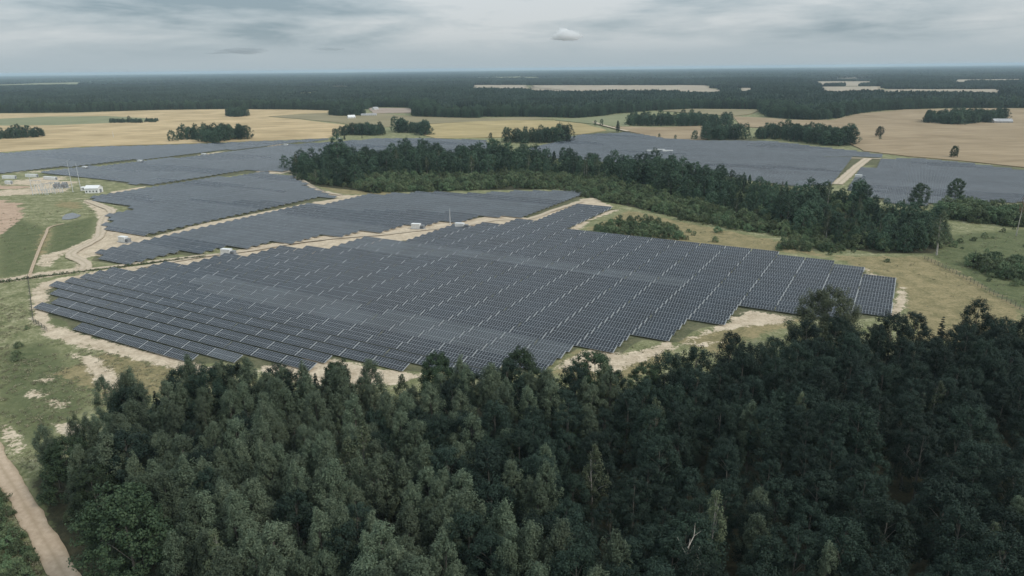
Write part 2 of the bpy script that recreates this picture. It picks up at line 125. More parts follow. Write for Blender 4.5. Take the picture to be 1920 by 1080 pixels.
LAY = json.loads('''{"blocks":{"A":[[-219.6,311.5],[-222.7,322.8],[-213.8,329.7],[-204.3,338.8],[-192.7,346.3],[-175.5,349.7],[-162.9,363.1],[-141.2,371.3],[-121.6,384.9],[-101.6,384.0],[-83.0,406.7],[-68.8,397.9],[-52.8,422.5],[-30.3,435.1],[-9.9,440.5],[14.7,454.2],[32.0,474.8],[53.7,505.3],[75.3,491.8],[52.2,455.8],[34.2,421.4],[46.1,414.9],[110.9,377.4],[165.3,343.6],[164.3,333.6],[174.3,328.4],[171.0,316.5],[180.1,308.3],[152.5,266.1],[145.6,261.8],[127.1,258.7],[111.7,262.9],[98.7,269.1],[92.4,259.7],[72.3,251.9],[60.5,236.8],[48.6,241.4],[37.4,226.4],[24.0,233.7],[14.5,221.3],[6.9,214.3],[-6.4,207.9],[-36.2,214.6],[-63.3,226.2],[-66.7,214.5],[-83.3,215.8],[-97.7,225.2],[-111.1,221.4],[-173.5,255.0],[-181.5,266.8],[-196.3,275.0]],"B":[[-227.5,363.5],[-202.8,352.9],[-196.0,369.0],[-185.8,375.5],[-176.2,370.4],[-169.5,391.9],[-153.1,383.7],[-144.3,399.9],[-127.1,390.1],[-116.0,416.6],[-100.2,407.5],[-92.0,425.8],[-77.9,417.8],[-62.6,441.5],[-48.2,436.0],[-43.3,447.1],[-28.6,441.4],[-14.8,466.3],[11.2,457.9],[31.3,492.2],[55.6,536.2],[55.3,563.4],[18.3,565.6],[-25.0,555.6],[-68.9,563.3],[-115.3,556.1],[-131.6,542.6],[-158.4,511.8],[-173.8,486.6],[-188.6,465.4],[-202.9,443.5],[-216.7,411.3],[-223.3,393.0],[-233.9,379.8]],"C":[[-343.6,555.0],[-290.9,520.2],[-277.1,496.9],[-285.9,487.7],[-270.0,454.9],[-258.1,435.1],[-216.7,411.3],[-202.9,443.5],[-188.6,465.4],[-173.8,486.6],[-158.4,511.8],[-131.6,542.6],[-158.0,571.4],[-179.2,602.7],[-211.4,667.9],[-250.5,692.2],[-280.7,655.8],[-300.6,622.3],[-318.7,605.9],[-328.3,584.5]],"D":[[-482.9,713.1],[-454.8,747.0],[-418.9,788.5],[-372.9,850.1],[-329.2,910.1],[-303.0,960.0],[-238.9,996.7],[-200.2,1031.4],[-122.3,1031.0],[-39.0,990.8],[-21.3,869.1],[-117.7,782.5],[-184.1,760.3],[-214.4,704.7],[-254.5,703.8],[-285.0,666.2],[-304.9,631.7],[-326.2,618.0],[-388.7,659.9],[-449.1,692.0]],"E":[[-676.0,849.7],[-647.2,891.3],[-574.9,952.8],[-443.0,981.1],[-350.8,1016.0],[-264.2,1038.3],[-310.5,974.8],[-336.1,929.8],[-380.1,867.4],[-426.5,803.4],[-462.6,760.4],[-494.4,725.6],[-513.2,700.2],[-555.4,692.3]],"F":[[18.7,889.4],[59.6,951.3],[102.0,1056.3],[179.5,1092.3],[218.4,986.2],[261.4,951.8],[344.7,943.0],[377.0,867.1],[400.2,818.7],[415.0,780.7],[378.2,745.7],[329.6,671.4],[270.4,581.9],[232.2,576.1],[205.0,631.8],[154.9,692.2],[93.7,755.7],[43.6,788.2]],"G":[[388.6,740.3],[433.9,745.5],[456.4,717.1],[467.3,683.6],[477.3,645.9],[490.3,587.4],[407.6,483.4],[373.9,499.8],[326.3,498.3],[278.5,488.6],[276.1,547.1],[281.3,578.4],[336.0,663.5]]},"seams":[[[[-226.8,399.3],[-218.8,415.2],[-204.8,447.6],[-190.3,469.7],[-175.5,491.1],[-159.9,516.6],[-132.9,547.7],[-114.0,571.3]],3.4],[[[-500.6,713.0],[-494.9,726.1],[-462.9,760.7],[-426.6,803.3],[-380.0,866.7],[-335.7,928.4],[-307.0,972.6]],2.3],[[[348.3,768.1],[373.8,762.6],[389.5,759.0],[409.3,750.3]],4.0],[[[279.4,589.8],[312.6,643.5],[348.4,699.6],[389.5,761.3]],5.0],[[[-326.5,619.2],[-304.9,631.3],[-284.8,665.4],[-257.7,704.7]],1.6]],"fields":[["wheat_field","broad pale gold wheat field left of the farmstead","wheat",[[-1598.8,1704.1],[-1313.2,1841.3],[-1114.0,1829.6],[-965.7,1921.5],[-774.1,1936.9],[-552.8,1870.4],[-452.9,1804.3],[-413.9,1752.2],[-498.3,1682.6],[-544.4,1594.8],[-443.6,1494.2],[-290.3,1303.0],[-243.9,1215.3],[-273.7,1146.8],[-275.0,1065.5],[-358.2,1037.7],[-453.8,1005.5],[-588.7,976.1],[-666.6,918.8],[-721.8,882.9],[-809.9,847.5]]],["green_field","","green",[[-1352.5,1563.6],[-1157.2,1618.7],[-1087.9,1680.9],[-948.0,1677.7],[-832.9,1604.2],[-748.6,1523.7],[-751.8,1462.0],[-811.5,1441.1],[-885.8,1395.6],[-1002.4,1397.9],[-1188.7,1370.4]]],["stubble_field","","olive",[[-538.1,1593.8],[-464.5,1697.2],[-408.7,1729.6],[-324.5,1693.9],[-203.6,1540.8],[-62.3,1468.5],[48.2,1484.1],[88.3,1414.4],[-58.6,1377.2],[-155.6,1322.9],[-241.0,1248.6],[-326.2,1373.3],[-448.6,1511.2]]],["wheat_field","","wheat2",[[-157.1,1310.2],[-78.6,1366.0],[3.4,1397.1],[85.6,1370.6],[129.7,1296.5],[157.8,1144.5],[108.7,1083.4],[2.3,1043.4],[-111.9,1043.5],[-140.0,1112.2]]],["wheat_field","","wheat3",[[176.8,1217.4],[254.7,1195.9],[330.1,1208.7],[276.9,981.6],[237.2,970.8],[208.8,1012.4],[188.4,1120.9]]],["wheat_field","","wheat3",[[450.4,1437.2],[500.8,1382.2],[528.2,1319.9],[593.3,1310.4],[722.8,1477.7],[890.8,1603.1],[1022.2,1621.6],[1150.4,1597.3],[1418.2,1589.5],[530.5,576.1],[502.8,640.0],[499.0,676.3],[471.1,731.7],[436.9,771.6],[416.0,825.2],[435.7,908.2],[445.0,1129.1],[387.7,1189.8]]],["green_field","","green",[[86.5,1384.9],[181.0,1479.9],[254.2,1556.3],[203.7,1213.9],[176.8,1217.4],[139.3,1295.2]]],["stubble_field","","olive",[[339.4,1661.3],[438.4,1709.4],[586.9,1659.4],[513.3,1512.9],[450.4,1437.2],[398.3,1550.7]]],["stubble_field","","pink",[[-380.1,1914.1],[-259.3,1865.2],[-221.0,1676.2],[-320.5,1672.8]]]],"farfields":[[[-220.8,4528.7],[93.8,4384.3],[63.2,2957.7],[-148.2,3023.1]],[[139.5,4293.9],[1045.2,3884.8],[927.1,3350.0],[867.8,2899.2],[678.6,2445.0],[84.7,2607.7]],[[3219.8,7321.2],[3577.5,6916.3],[2349.9,4619.3],[2123.4,4762.4]],[[1933.7,4538.6],[2190.7,4387.7],[1710.8,3420.4],[1498.9,3511.8]],[[1458.5,3375.0],[1701.9,3323.0],[1168.8,2266.6],[1002.6,2311.3]],[[1524.0,2921.5],[1890.2,2789.5],[1437.0,2113.8],[1145.7,2189.2]],[[2842.7,4616.5],[3246.5,4560.9],[2438.9,3419.0],[2183.9,3539.9]],[[1059.6,3299.0],[1102.9,3282.3],[857.0,2544.4],[822.4,2554.4]],[[-1595.2,4845.9],[-1040.9,4606.9],[-843.7,3727.4],[-1280.4,3882.9]]],"forest_edge":[[-2224.3,1800.0],[-1548.1,1794.3],[-1331.2,1866.9],[-1129.1,1854.8],[-975.7,1935.9],[-779.7,1950.9],[-556.6,1883.5],[-458.9,1828.9],[-369.7,1861.0],[-375.7,1967.1],[-266.5,1918.5],[-203.6,1523.6],[-137.4,1448.3],[-81.9,1424.6],[-58.6,1517.8],[48.7,1500.8],[164.7,1433.7],[225.8,1561.1],[343.6,1682.2],[444.0,1731.5],[582.3,1682.4],[511.2,1411.5],[538.7,1346.8],[580.5,1326.2],[638.0,1376.2],[730.8,1494.3],[837.2,1592.0],[990.4,1650.0],[1171.0,1626.4],[1434.9,1608.6],[2077.6,1594.1]],"sand":[[[-195.9,266.5],[-225.1,310.4],[-229.7,323.3],[-225.2,328.5],[-209.9,346.1],[-187.3,356.5],[-162.6,380.3],[-128.9,409.7],[-88.8,437.3],[-59.7,452.0],[-28.3,460.7],[-10.6,477.7],[11.4,463.9],[31.4,494.8],[54.4,532.0],[64.4,540.8],[74.6,500.5],[49.1,497.8],[14.6,451.7],[-9.8,433.5],[-51.6,411.8],[-93.1,379.8],[-134.2,367.6],[-158.4,355.4],[-194.2,342.5],[-217.8,322.9],[-218.0,310.1],[-187.2,263.2]],[[-196.6,269.7],[-182.5,261.8],[-153.9,245.0],[-120.6,229.8],[-102.9,219.1],[-105.8,213.1],[-135.1,228.3],[-161.0,239.9],[-181.9,252.4]],[[-161.5,234.8],[-147.6,228.6],[-134.8,215.6],[-126.1,206.2],[-122.7,196.2],[-132.9,204.0],[-146.6,220.2]],[[-68.7,228.4],[-49.5,217.8],[-30.6,212.1],[-34.9,204.8],[-55.3,203.7],[-73.8,207.8],[-87.2,218.7]],[[98.6,271.7],[112.3,264.1],[109.5,256.8],[91.6,253.7],[66.1,243.1],[67.6,233.6],[78.8,238.5],[59.9,233.9]],[[153.4,266.7],[177.8,300.5],[175.6,291.2],[162.6,271.6],[150.8,256.7]],[[166.7,338.7],[177.1,332.3],[175.6,328.6],[166.2,334.7]],[[174.3,324.9],[180.8,317.4],[176.1,312.3],[171.4,315.9]],[[-351.9,563.0],[-323.7,540.1],[-295.0,512.5],[-289.0,492.3],[-263.3,442.4],[-217.1,415.1],[-215.0,389.9],[-224.9,375.8],[-234.4,371.6],[-232.2,360.4],[-216.0,343.3],[-222.8,337.8],[-249.7,324.0],[-254.9,331.4],[-244.9,340.5],[-228.1,348.8],[-233.7,360.5],[-248.3,375.6],[-255.2,391.6],[-257.5,415.5],[-269.7,442.8],[-287.9,477.4],[-308.6,507.1]],[[-263.2,375.1],[-258.4,389.2],[-258.2,415.5],[-249.3,405.6],[-252.4,379.3],[-244.4,352.5],[-250.1,352.7]],[[-479.7,685.9],[-456.9,691.4],[-420.1,661.3],[-393.3,625.0],[-388.2,593.5],[-400.3,578.4],[-429.4,607.0]],[[-478.5,610.1],[-418.2,600.8],[-404.8,583.9],[-445.6,566.0]],[[-256.3,700.8],[-230.3,712.3],[-205.5,673.6],[-170.7,601.9],[-138.4,562.6],[-116.4,561.3],[-131.3,542.9],[-166.2,585.1],[-202.0,653.0],[-220.5,689.0]],[[-343.2,590.7],[-326.2,620.6],[-325.1,611.8],[-332.5,579.5]],[[29.7,413.8],[43.9,443.6],[68.6,484.9],[79.2,492.2],[54.1,456.5],[39.9,419.1]],[[14.2,216.2],[28.9,233.7],[39.2,225.6],[56.9,238.1],[59.9,233.9],[33.4,211.4]],[[-155.5,201.8],[-152.4,204.5],[-148.7,199.8],[-151.5,198.3]],[[-145.0,196.0],[-140.4,196.6],[-136.4,192.2],[-140.1,190.9]],[[-133.0,182.0],[-124.8,178.7],[-121.9,171.4],[-127.5,175.0]],[[-152.7,185.7],[-145.0,179.1],[-131.3,164.3],[-133.5,165.4],[-146.0,176.0]],[[-158.1,211.1],[-153.7,213.9],[-151.7,209.3],[-154.5,207.7]],[[-222.6,419.6],[-207.6,454.3],[-192.8,476.1],[-177.8,498.1],[-161.5,522.1],[-134.0,552.5],[-128.6,538.1],[-157.1,507.1],[-177.0,473.5],[-187.7,453.3],[-198.2,436.3],[-214.0,412.2]],[[-493.6,724.1],[-464.3,763.0],[-427.9,805.9],[-381.2,869.6],[-335.7,928.4],[-311.1,976.6],[-303.7,961.9],[-331.1,915.4],[-375.1,855.2],[-421.6,793.4],[-457.7,751.8],[-486.0,715.8]]],"soil":[[[-445.6,566.0],[-402.2,553.9],[-379.0,532.0],[-346.0,484.0],[-328.5,442.4],[-320.4,422.6],[-333.9,416.1]],[[-504.0,644.4],[-455.2,638.1],[-430.9,612.8],[-478.5,610.1]]],"dry":[[[197.2,337.5],[219.1,351.1],[218.1,323.2],[210.9,271.5],[196.6,257.8],[187.8,274.2],[184.5,300.3]],[[170.0,355.3],[217.2,351.2],[209.9,270.2],[183.3,235.6],[148.7,236.5],[175.2,296.6],[175.3,328.6]],[[13.9,211.8],[22.9,232.3],[39.2,225.6],[58.6,236.5],[48.4,215.3],[32.3,203.2]],[[47.5,427.7],[83.9,486.0],[117.8,440.0],[153.1,394.5],[170.0,355.3],[112.6,383.4]],[[171.0,357.4],[219.8,353.2],[204.1,335.2],[180.1,330.3]],[[-363.7,554.0],[-338.9,540.9],[-323.0,514.0],[-347.0,523.7]],[[-293.1,421.3],[-307.2,452.6],[-290.3,428.5],[-261.6,375.0],[-265.6,377.5]],[[-155.9,216.1],[-148.0,234.5],[-115.9,219.5],[-111.5,198.9],[-117.8,191.8]],[[-199.4,652.8],[-139.6,567.8],[-85.8,559.5],[-139.1,605.6],[-171.5,622.5]],[[57.2,239.1],[100.3,260.7],[115.1,260.3],[72.0,228.5]]],"lush":[[[222.8,357.5],[264.3,403.0],[317.4,414.9],[219.4,257.1],[211.5,271.4],[213.7,304.2]],[[-373.5,500.6],[-302.7,444.3],[-246.2,342.5],[-256.2,333.3]],[[-304.3,452.4],[-295.6,487.0],[-258.2,412.8],[-252.7,363.4]],[[-187.7,235.5],[-178.6,245.7],[-148.6,215.9],[-131.1,192.1],[-132.8,169.9],[-152.7,185.7]],[[-195.9,276.2],[-184.7,272.6],[-177.0,258.1],[-185.8,261.9]]],"woodfloor":[[[-120.7,151.4],[-117.5,164.0],[-112.7,188.2],[-86.3,194.6],[-42.5,190.1],[1.3,192.6],[38.5,190.0],[75.3,214.6],[127.1,224.7],[174.9,223.4],[219.4,210.9],[119.4,69.2],[-37.2,57.9],[-82.0,106.3]],[[-208.1,656.7],[-167.5,607.4],[-119.5,576.9],[-39.4,579.8],[41.2,580.2],[63.1,536.2],[114.9,456.9],[164.8,400.7],[196.0,362.0],[227.0,360.7],[256.3,389.9],[275.4,432.3],[242.5,518.8],[203.7,597.7],[78.5,720.7],[-46.3,783.8],[-153.7,783.2],[-202.8,742.6],[-220.7,703.9]]],"pond":[[-318.3,484.4],[-321.5,494.0],[-319.6,499.7],[-310.8,493.4],[-306.9,487.5],[-305.1,480.0],[-307.2,474.7],[-311.7,475.0]],"roads":{"dirt_road":[[[-196.6,217.1],[-154.4,179.3],[-133.7,158.5],[-119.7,145.0],[-105.0,130.3],[-91.1,116.5],[-74.3,99.8],[-55.9,81.7]],4.6],"access_track":[[[-278.5,311.4],[-251.6,326.8],[-240.4,333.7],[-224.4,342.7],[-205.3,353.0],[-187.5,363.0],[-169.8,372.4]],4.0],"service_road":[[[-195.4,347.5],[-167.8,371.2],[-148.1,382.1],[-126.1,400.2],[-103.4,411.4],[-78.8,418.8],[-57.0,429.6],[-30.7,440.8],[-10.3,458.0],[11.3,460.4],[31.2,490.8],[54.3,523.0]],4.2],"sand_track":[[[-221.2,345.5],[-225.5,354.9],[-233.6,363.8],[-244.1,373.1],[-249.8,384.0],[-251.8,401.7],[-256.1,421.1],[-271.5,450.8],[-286.1,480.9],[-293.7,504.3],[-318.5,530.8],[-336.5,547.7]],6.0],"footpath":[[[-240.2,330.9],[-256.1,359.2],[-277.4,397.6],[-294.1,428.7],[-304.7,449.2],[-302.2,460.6]],1.6],"field_road":[[[278.5,589.9],[312.6,643.5],[348.4,699.6],[389.5,761.3]],9.0],"cross_lane":[[[350.2,767.0],[373.8,762.6],[389.5,759.0],[407.1,750.5]],6.0],"country_lane":[[[185.2,1111.6],[172.1,1184.6],[161.7,1242.7],[153.7,1319.4]],7.0],"farm_track":[[[-257.0,702.8],[-225.1,704.2],[-195.0,645.9],[-161.6,584.8],[-138.4,562.6]],5.0],"plant_lane":[[[240.7,970.5],[219.0,930.1],[197.0,886.8],[176.7,853.0]],7.0]},"front":[[-118.3,146.8],[-116.8,153.8],[-114.9,160.8],[-110.0,167.1],[-104.3,172.2],[-96.0,176.2],[-80.4,179.0],[-64.5,177.4],[-40.0,176.9],[-23.3,177.1],[1.1,177.5],[22.4,177.1],[35.8,175.2],[52.5,187.9],[69.6,196.5],[90.7,207.8],[106.3,211.7],[120.4,211.3],[142.6,212.9],[159.0,213.3],[171.2,207.9],[188.7,199.4],[153.5,126.0],[117.8,81.5],[26.0,76.5],[-29.2,77.1],[-71.3,102.3],[-91.9,123.0],[-108.2,138.1]],"belt_tall":[[-207.6,660.0],[-170.7,619.4],[-140.2,600.0],[-128.3,647.9],[-80.5,664.7],[-39.1,655.0],[1.1,658.9],[50.2,638.8],[89.1,602.3],[118.4,542.3],[140.5,484.9],[168.7,437.5],[183.3,385.3],[197.7,365.3],[224.8,361.9],[253.2,387.4],[269.3,424.8],[261.5,463.5],[239.6,512.4],[217.0,536.4],[199.2,583.8],[148.5,662.2],[77.6,712.6],[1.4,761.3],[-46.3,783.8],[-93.4,778.3],[-151.9,773.8],[-200.6,734.1],[-216.2,692.3]],"belt_shrub":[[-140.2,600.0],[-114.0,571.3],[-39.3,577.2],[-3.7,588.5],[41.0,577.5],[62.6,531.6],[87.6,508.1],[113.3,450.1],[140.2,423.3],[163.8,398.0],[177.4,372.1],[183.3,385.3],[168.7,437.5],[140.5,484.9],[118.4,542.3],[89.1,602.3],[50.2,638.8],[1.1,658.9],[-39.1,655.0],[-80.5,664.7],[-128.3,647.9]],"bush_groups":[[[52.8,430.5],[70.3,445.6],[90.3,449.6],[103.1,432.8],[99.4,396.9],[87.6,394.7],[71.3,409.1],[52.4,412.8]],[[148.2,379.4],[168.4,393.8],[186.0,377.7],[186.7,363.5],[168.2,364.3],[145.6,369.9]],[[233.3,339.1],[247.2,343.7],[260.2,333.1],[236.6,298.5],[232.4,313.7],[225.6,324.8]],[[290.2,469.3],[314.8,479.4],[338.4,459.5],[362.8,444.3],[341.6,416.7],[310.7,424.3],[291.2,441.2],[278.2,448.6]],[[-144.2,150.7],[-128.0,150.4],[-113.7,135.2],[-96.1,118.2],[-78.2,99.9],[-99.7,94.3]]],"groves":{"gold field":[[[-491.5,1024.4],[-491.4,1064.0],[-429.2,1010.4],[-411.1,993.9],[-421.9,1040.5],[-390.1,1061.4],[-407.8,1106.3],[-449.7,1111.0],[-494.3,1098.3],[-510.9,1066.1]],12,16,24],"left verge":[[[-838.0,1092.8],[-790.9,1096.2],[-745.6,1135.1],[-776.2,1176.2],[-824.4,1143.9],[-873.3,1140.2]],11,7,20],"small dark copse":[[[-638.4,1609.7],[-610.5,1596.2],[-598.2,1621.7],[-624.3,1683.6],[-660.5,1679.6]],10,17,22],"house":[[[-268.8,1073.3],[-264.8,1108.2],[-196.6,1100.4],[-206.7,1148.7],[-264.8,1145.8],[-277.7,1109.6]],10,12,20],"roadside":[[[-190.6,1156.7],[-155.3,1132.9],[-126.7,1083.5],[-135.4,1130.5],[-175.6,1185.5],[-195.6,1187.9]],11,16,25],"mid field":[[[-6.7,967.1],[23.6,949.9],[87.4,971.8],[90.0,1001.7],[32.7,1007.8],[-6.9,996.6]],12,15,23],"long copse":[[[202.9,1249.2],[268.2,1216.9],[373.8,1202.9],[391.2,1260.3],[295.8,1299.3],[212.8,1311.1]],14,18,22],"lake row":[[[265.5,975.3],[324.7,969.0],[339.4,1014.2],[277.6,1021.1]],12,18,23],"lake bank":[[[341.3,974.7],[376.8,970.9],[390.8,899.5],[418.7,871.5],[448.4,920.4],[446.3,978.6],[401.2,1015.4],[356.9,1020.4]],12,17,25],"barn":[[[711.1,1228.2],[738.0,1177.2],[815.2,1213.7],[875.7,1255.6],[917.4,1318.3],[825.3,1303.7],[752.1,1287.0]],11,15,24],"farm":[[[-407.3,1609.5],[-375.4,1586.0],[-327.7,1596.6],[-350.7,1698.4],[-408.7,1729.6],[-422.2,1690.0]],11,15,22]},"singles":[[-783.7,1466.6,13,"broad"],[480.6,758.3,13,"oak"],[519.3,994.1,15,"oak"],[500.3,1012.5,7,"conifer"],[168.7,1113.6,18,"poplar"],[159.9,1242.9,12,"broad"],[150.2,1256.2,9,"broad"],[-29.1,1038.5,8,"broad"],[256.6,983.8,13,"broad"],[230.5,986.6,7,"broad"],[214.9,1019.8,6,"broad"],[-243.7,1037.5,9,"conifer"],[-220.6,1051.2,7,"conifer"],[290.1,488.6,17,"oak"],[336.0,520.1,15,"oak"],[-233.4,720.4,15,"broad"],[226.7,357.4,24,"birch"],[297.0,397.4,24,"stem"],[231.3,334.2,9,"conifer"],[502.1,957.5,6,"broad"]],"hedges":[[[-810.3,1441.0],[-738.3,1430.9],[-769.5,1479.6],[-836.9,1489.3]],[[-741.5,1445.8],[-712.4,1441.7],[-735.8,1490.1],[-765.9,1494.5]]],"edge_trees":[[107.2,221.9,25,"willow"],[-21.9,182.2,20,"oak"],[23.3,181.8,20,"oak"],[2.0,182.3,21,"oak"],[-57.7,185.3,13,"conifer"],[146.4,220.9,16,"conifer"],[123.6,217.8,14,"alder"],[116.4,218.0,12,"conifer"],[153.6,214.8,23,"alder"],[156.9,206.2,20,"alder"],[66.3,196.6,20,"alder"],[-111.6,179.9,13,"conifer"],[-84.6,185.9,17,"birch"],[-95.2,181.2,17,"alder"],[-68.6,185.5,16,"alder"],[-50.3,181.8,18,"oak"],[-115.4,164.0,12,"birch"],[-74.8,180.7,16,"birch"],[-71.8,109.6,25,"oak"],[-105.1,143.3,16,"oak"],[-90.7,130.0,17,"oak"],[164.6,206.0,21,"alder"],[53.2,187.2,19,"alder"],[37.2,178.3,18,"oak"]],"inverters":[[-157.0,373.1],[-232.0,406.1],[-59.6,434.3],[-31.7,434.6],[-448.3,736.6],[-415.4,785.9],[-368.9,846.6],[-300.9,948.0],[312.5,620.6],[-249.8,1030.2]],"depot":[[168.4,836.9],[180.0,847.0],[187.1,835.2]],"substation":{"hall":[-354.8,588.7],"office":[-487.1,676.0],"container1":[-471.5,685.4],"container2":[-440.9,666.1],"container3":[-464.1,641.8],"shed":[-368.0,600.4],"tr1":[-401.8,613.8],"tr2":[-396.7,616.4],"mast1":[-375.4,592.7],"mast2":[-371.6,597.9],"mast3":[-400.3,578.4],"g1":[-392.9,578.0],"g2":[-389.8,582.9],"g3":[-386.6,588.0],"g4":[-411.0,600.3]},"masts":[[-40.1,446.1],[-623.9,1112.6],[-523.3,1239.2]],"farm":{"barn":[-336.5,1510.5],"byre":[-315.4,1594.6],"house":[-340.4,1807.2],"shed":[840.2,1210.2],"house2":[827.7,1211.9]},"fences":[[[215.5,349.1],[215.2,327.1],[213.0,299.3],[209.9,270.2],[208.5,253.8]],[[-240.5,330.9],[-217.7,298.3],[-196.1,267.2],[-183.0,255.9]],[[-207.6,660.0],[-174.7,607.9],[-152.8,571.1]]],"loose":[[[61.4,487.3],[115.8,432.2],[152.1,391.9],[114.3,389.6],[71.7,411.9]],[[226.5,355.2],[263.3,396.2],[322.6,422.2],[220.9,263.3],[216.8,283.9]],[[147.7,388.2],[208.8,353.7],[185.6,335.9],[168.6,352.1]],[[-211.9,270.2],[-198.4,269.8],[-163.8,234.9],[-174.4,216.5]]],"weeds":[[[-241.9,299.1],[-217.2,298.3],[-187.0,257.2],[-150.9,239.6],[-115.9,219.5],[-97.4,214.6],[-110.6,197.0],[-118.8,181.7],[-120.9,169.6],[-123.7,153.9],[-154.4,179.3]],[[171.0,357.4],[217.2,351.2],[210.6,270.1],[194.8,235.3],[144.9,236.7],[177.3,300.6]],[[56.5,478.0],[117.8,440.0],[171.0,357.4],[113.3,385.9],[43.4,420.4]],[[222.3,357.5],[264.3,403.0],[317.4,414.9],[221.9,263.3],[211.7,270.1]],[[-373.5,500.6],[-313.0,517.6],[-265.0,427.3],[-243.0,337.5],[-256.2,333.3]],[[-144.2,150.7],[-128.0,150.4],[-113.7,135.2],[-96.1,118.2],[-78.2,99.9],[-99.7,94.3]],[[-88.1,218.8],[-64.4,226.4],[-47.5,216.8],[6.8,212.0],[22.7,229.9],[58.6,236.5],[54.6,210.8],[-10.1,189.3],[-75.7,192.6]]]}''')
rng = np.random.default_rng(7)
random.seed(7)

# ------------------------------------------------------------------ helpers
def tag(o, label=None, cat=None, group=None, kind=None):
    if label: o['label'] = label
    if cat: o['category'] = cat
    if group: o['group'] = group
    if kind: o['kind'] = kind
    return o

def mesh(name, V, F, mats, midx=None, smooth=False, uv=None):
    """V (n,3); F a list of (m,k) index arrays; midx material index per face."""
    me = bpy.data.meshes.new(name)
    V = np.asarray(V, dtype=np.float32)
    if not isinstance(F, list):
        F = [F]
    F = [np.asarray(f, dtype=np.int32) for f in F if len(f)]
    me.vertices.add(len(V))
    me.vertices.foreach_set('co', V.ravel())
    loops = np.concatenate([f.ravel() for f in F])
    tot = np.concatenate([np.full(len(f), f.shape[1], np.int32) for f in F])
    start = np.concatenate([[0], np.cumsum(tot)[:-1]]).astype(np.int32)
    me.loops.add(len(loops))
    me.loops.foreach_set('vertex_index', loops)
    me.polygons.add(len(tot))
    me.polygons.foreach_set('loop_start', start)
    me.polygons.foreach_set('loop_total', tot)
    if midx is not None:
        me.polygons.foreach_set('material_index', np.asarray(midx, dtype=np.int32))
    me.polygons.foreach_set('use_smooth', np.full(len(tot), bool(smooth)))
    for m in (mats if isinstance(mats, (list, tuple)) else [mats]):
        me.materials.append(m)
    if uv is not None:
        l = me.uv_layers.new(name='UVMap')
        l.data.foreach_set('uv', np.asarray(uv, dtype=np.float32).ravel())
    me.update(calc_edges=True)
    me.validate()
    return me

def obj(name, data, parent=None, loc=None, rotz=0.0):
    o = bpy.data.objects.new(name, data)
    C.objects.link(o)
    if parent is not None:
        o.parent = parent
    if loc is not None:
        o.location = loc
    if rotz:
        o.rotation_euler = (0, 0, rotz)
    return o

def empty(name, loc, rotz=0.0):
    o = obj(name, None, None, loc, rotz)
    o.empty_display_size = 0.5
    return o

BOXF = np.array([[0, 3, 2, 1], [4, 5, 6, 7], [0, 1, 5, 4], [1, 2, 6, 5], [2, 3, 7, 6], [3, 0, 4, 7]])
def box(x0, x1, y0, y1, z0, z1):
    return np.array([[x0, y0, z0], [x1, y0, z0], [x1, y1, z0], [x0, y1, z0], [x0, y0, z1], [x1, y0, z1], [x1, y1, z1], [x0, y1, z1]], float)

class MB:
    def __init__(self):
        self.V, self.Q, self.T, self.mq, self.mt, self.n = [], [], [], [], [], 0
    def quads(self, V, F, m=0):
        V = np.asarray(V, float); F = np.asarray(F)
        self.V.append(V); self.Q.append(F + self.n); self.mq += [m] * len(F); self.n += len(V)
        return self
    def tris(self, V, F, m=0):
        V = np.asarray(V, float); F = np.asarray(F)
        self.V.append(V); self.T.append(F + self.n); self.mt += [m] * len(F); self.n += len(V)
        return self
    def box(self, *a, m=0):
        return self.quads(box(*a), BOXF, m)
    def tube(self, pts, rads, seg=6, m=0, cap=True):
        pts = np.asarray(pts, float)
        V = []
        for k in range(len(pts)):
            d = pts[min(k + 1, len(pts) - 1)] - pts[max(k - 1, 0)]
            d = d / (np.linalg.norm(d) + 1e-9)
            a = np.array([1., 0, 0]) if abs(d[0]) < 0.8 else np.array([0, 1., 0])
            e1 = np.cross(d, a); e1 /= np.linalg.norm(e1); e2 = np.cross(d, e1)
            for s in range(seg):
                t = 2 * PI * s / seg
                V.append(pts[k] + rads[k] * (math.cos(t) * e1 + math.sin(t) * e2))
        F = []
        for k in range(len(pts) - 1):
            for s in range(seg):
                a, b = k * seg + s, k * seg + (s + 1) % seg
                F.append([a, b, b + seg, a + seg])
        return self.quads(V, F, m)
    def prism(self, x0, x1, y0, y1, z0, h, m=0):
        """gable roof, ridge along x"""
        ym = (y0 + y1) / 2
        V = [[x0, y0, z0], [x1, y0, z0], [x1, y1, z0], [x0, y1, z0], [x0, ym, z0 + h], [x1, ym, z0 + h]]
        self.quads(V, [[0, 1, 5, 4], [2, 3, 4, 5], [3, 2, 1, 0]], m)
        return self.tris(V, [[0, 4, 3], [1, 2, 5]], m)
    def mesh(self, name, mats, smooth=False):
        F, mi = [], []
        if self.Q: F.append(np.concatenate(self.Q)); mi += self.mq
        if self.T: F.append(np.concatenate(self.T)); mi += self.mt
        return mesh(name, np.concatenate(self.V), F, mats, mi, smooth)
    def obj(self, name, mats, parent=None, loc=None, rotz=0.0, smooth=False):
        return obj(name, self.mesh(name, mats, smooth), parent, loc, rotz)

def inside(P, poly):
    P = np.asarray(P, float); poly = np.asarray(poly, float)
    x, y = P[:, 0], P[:, 1]
    r = np.zeros(len(P), bool)
    j = len(poly) - 1
    for i in range(len(poly)):
        xi, yi = poly[i]; xj, yj = poly[j]
        c = ((yi > y) != (yj > y)) & (x < (xj - xi) * (y - yi) / (yj - yi + 1e-12) + xi)
        r ^= c
        j = i
    return r

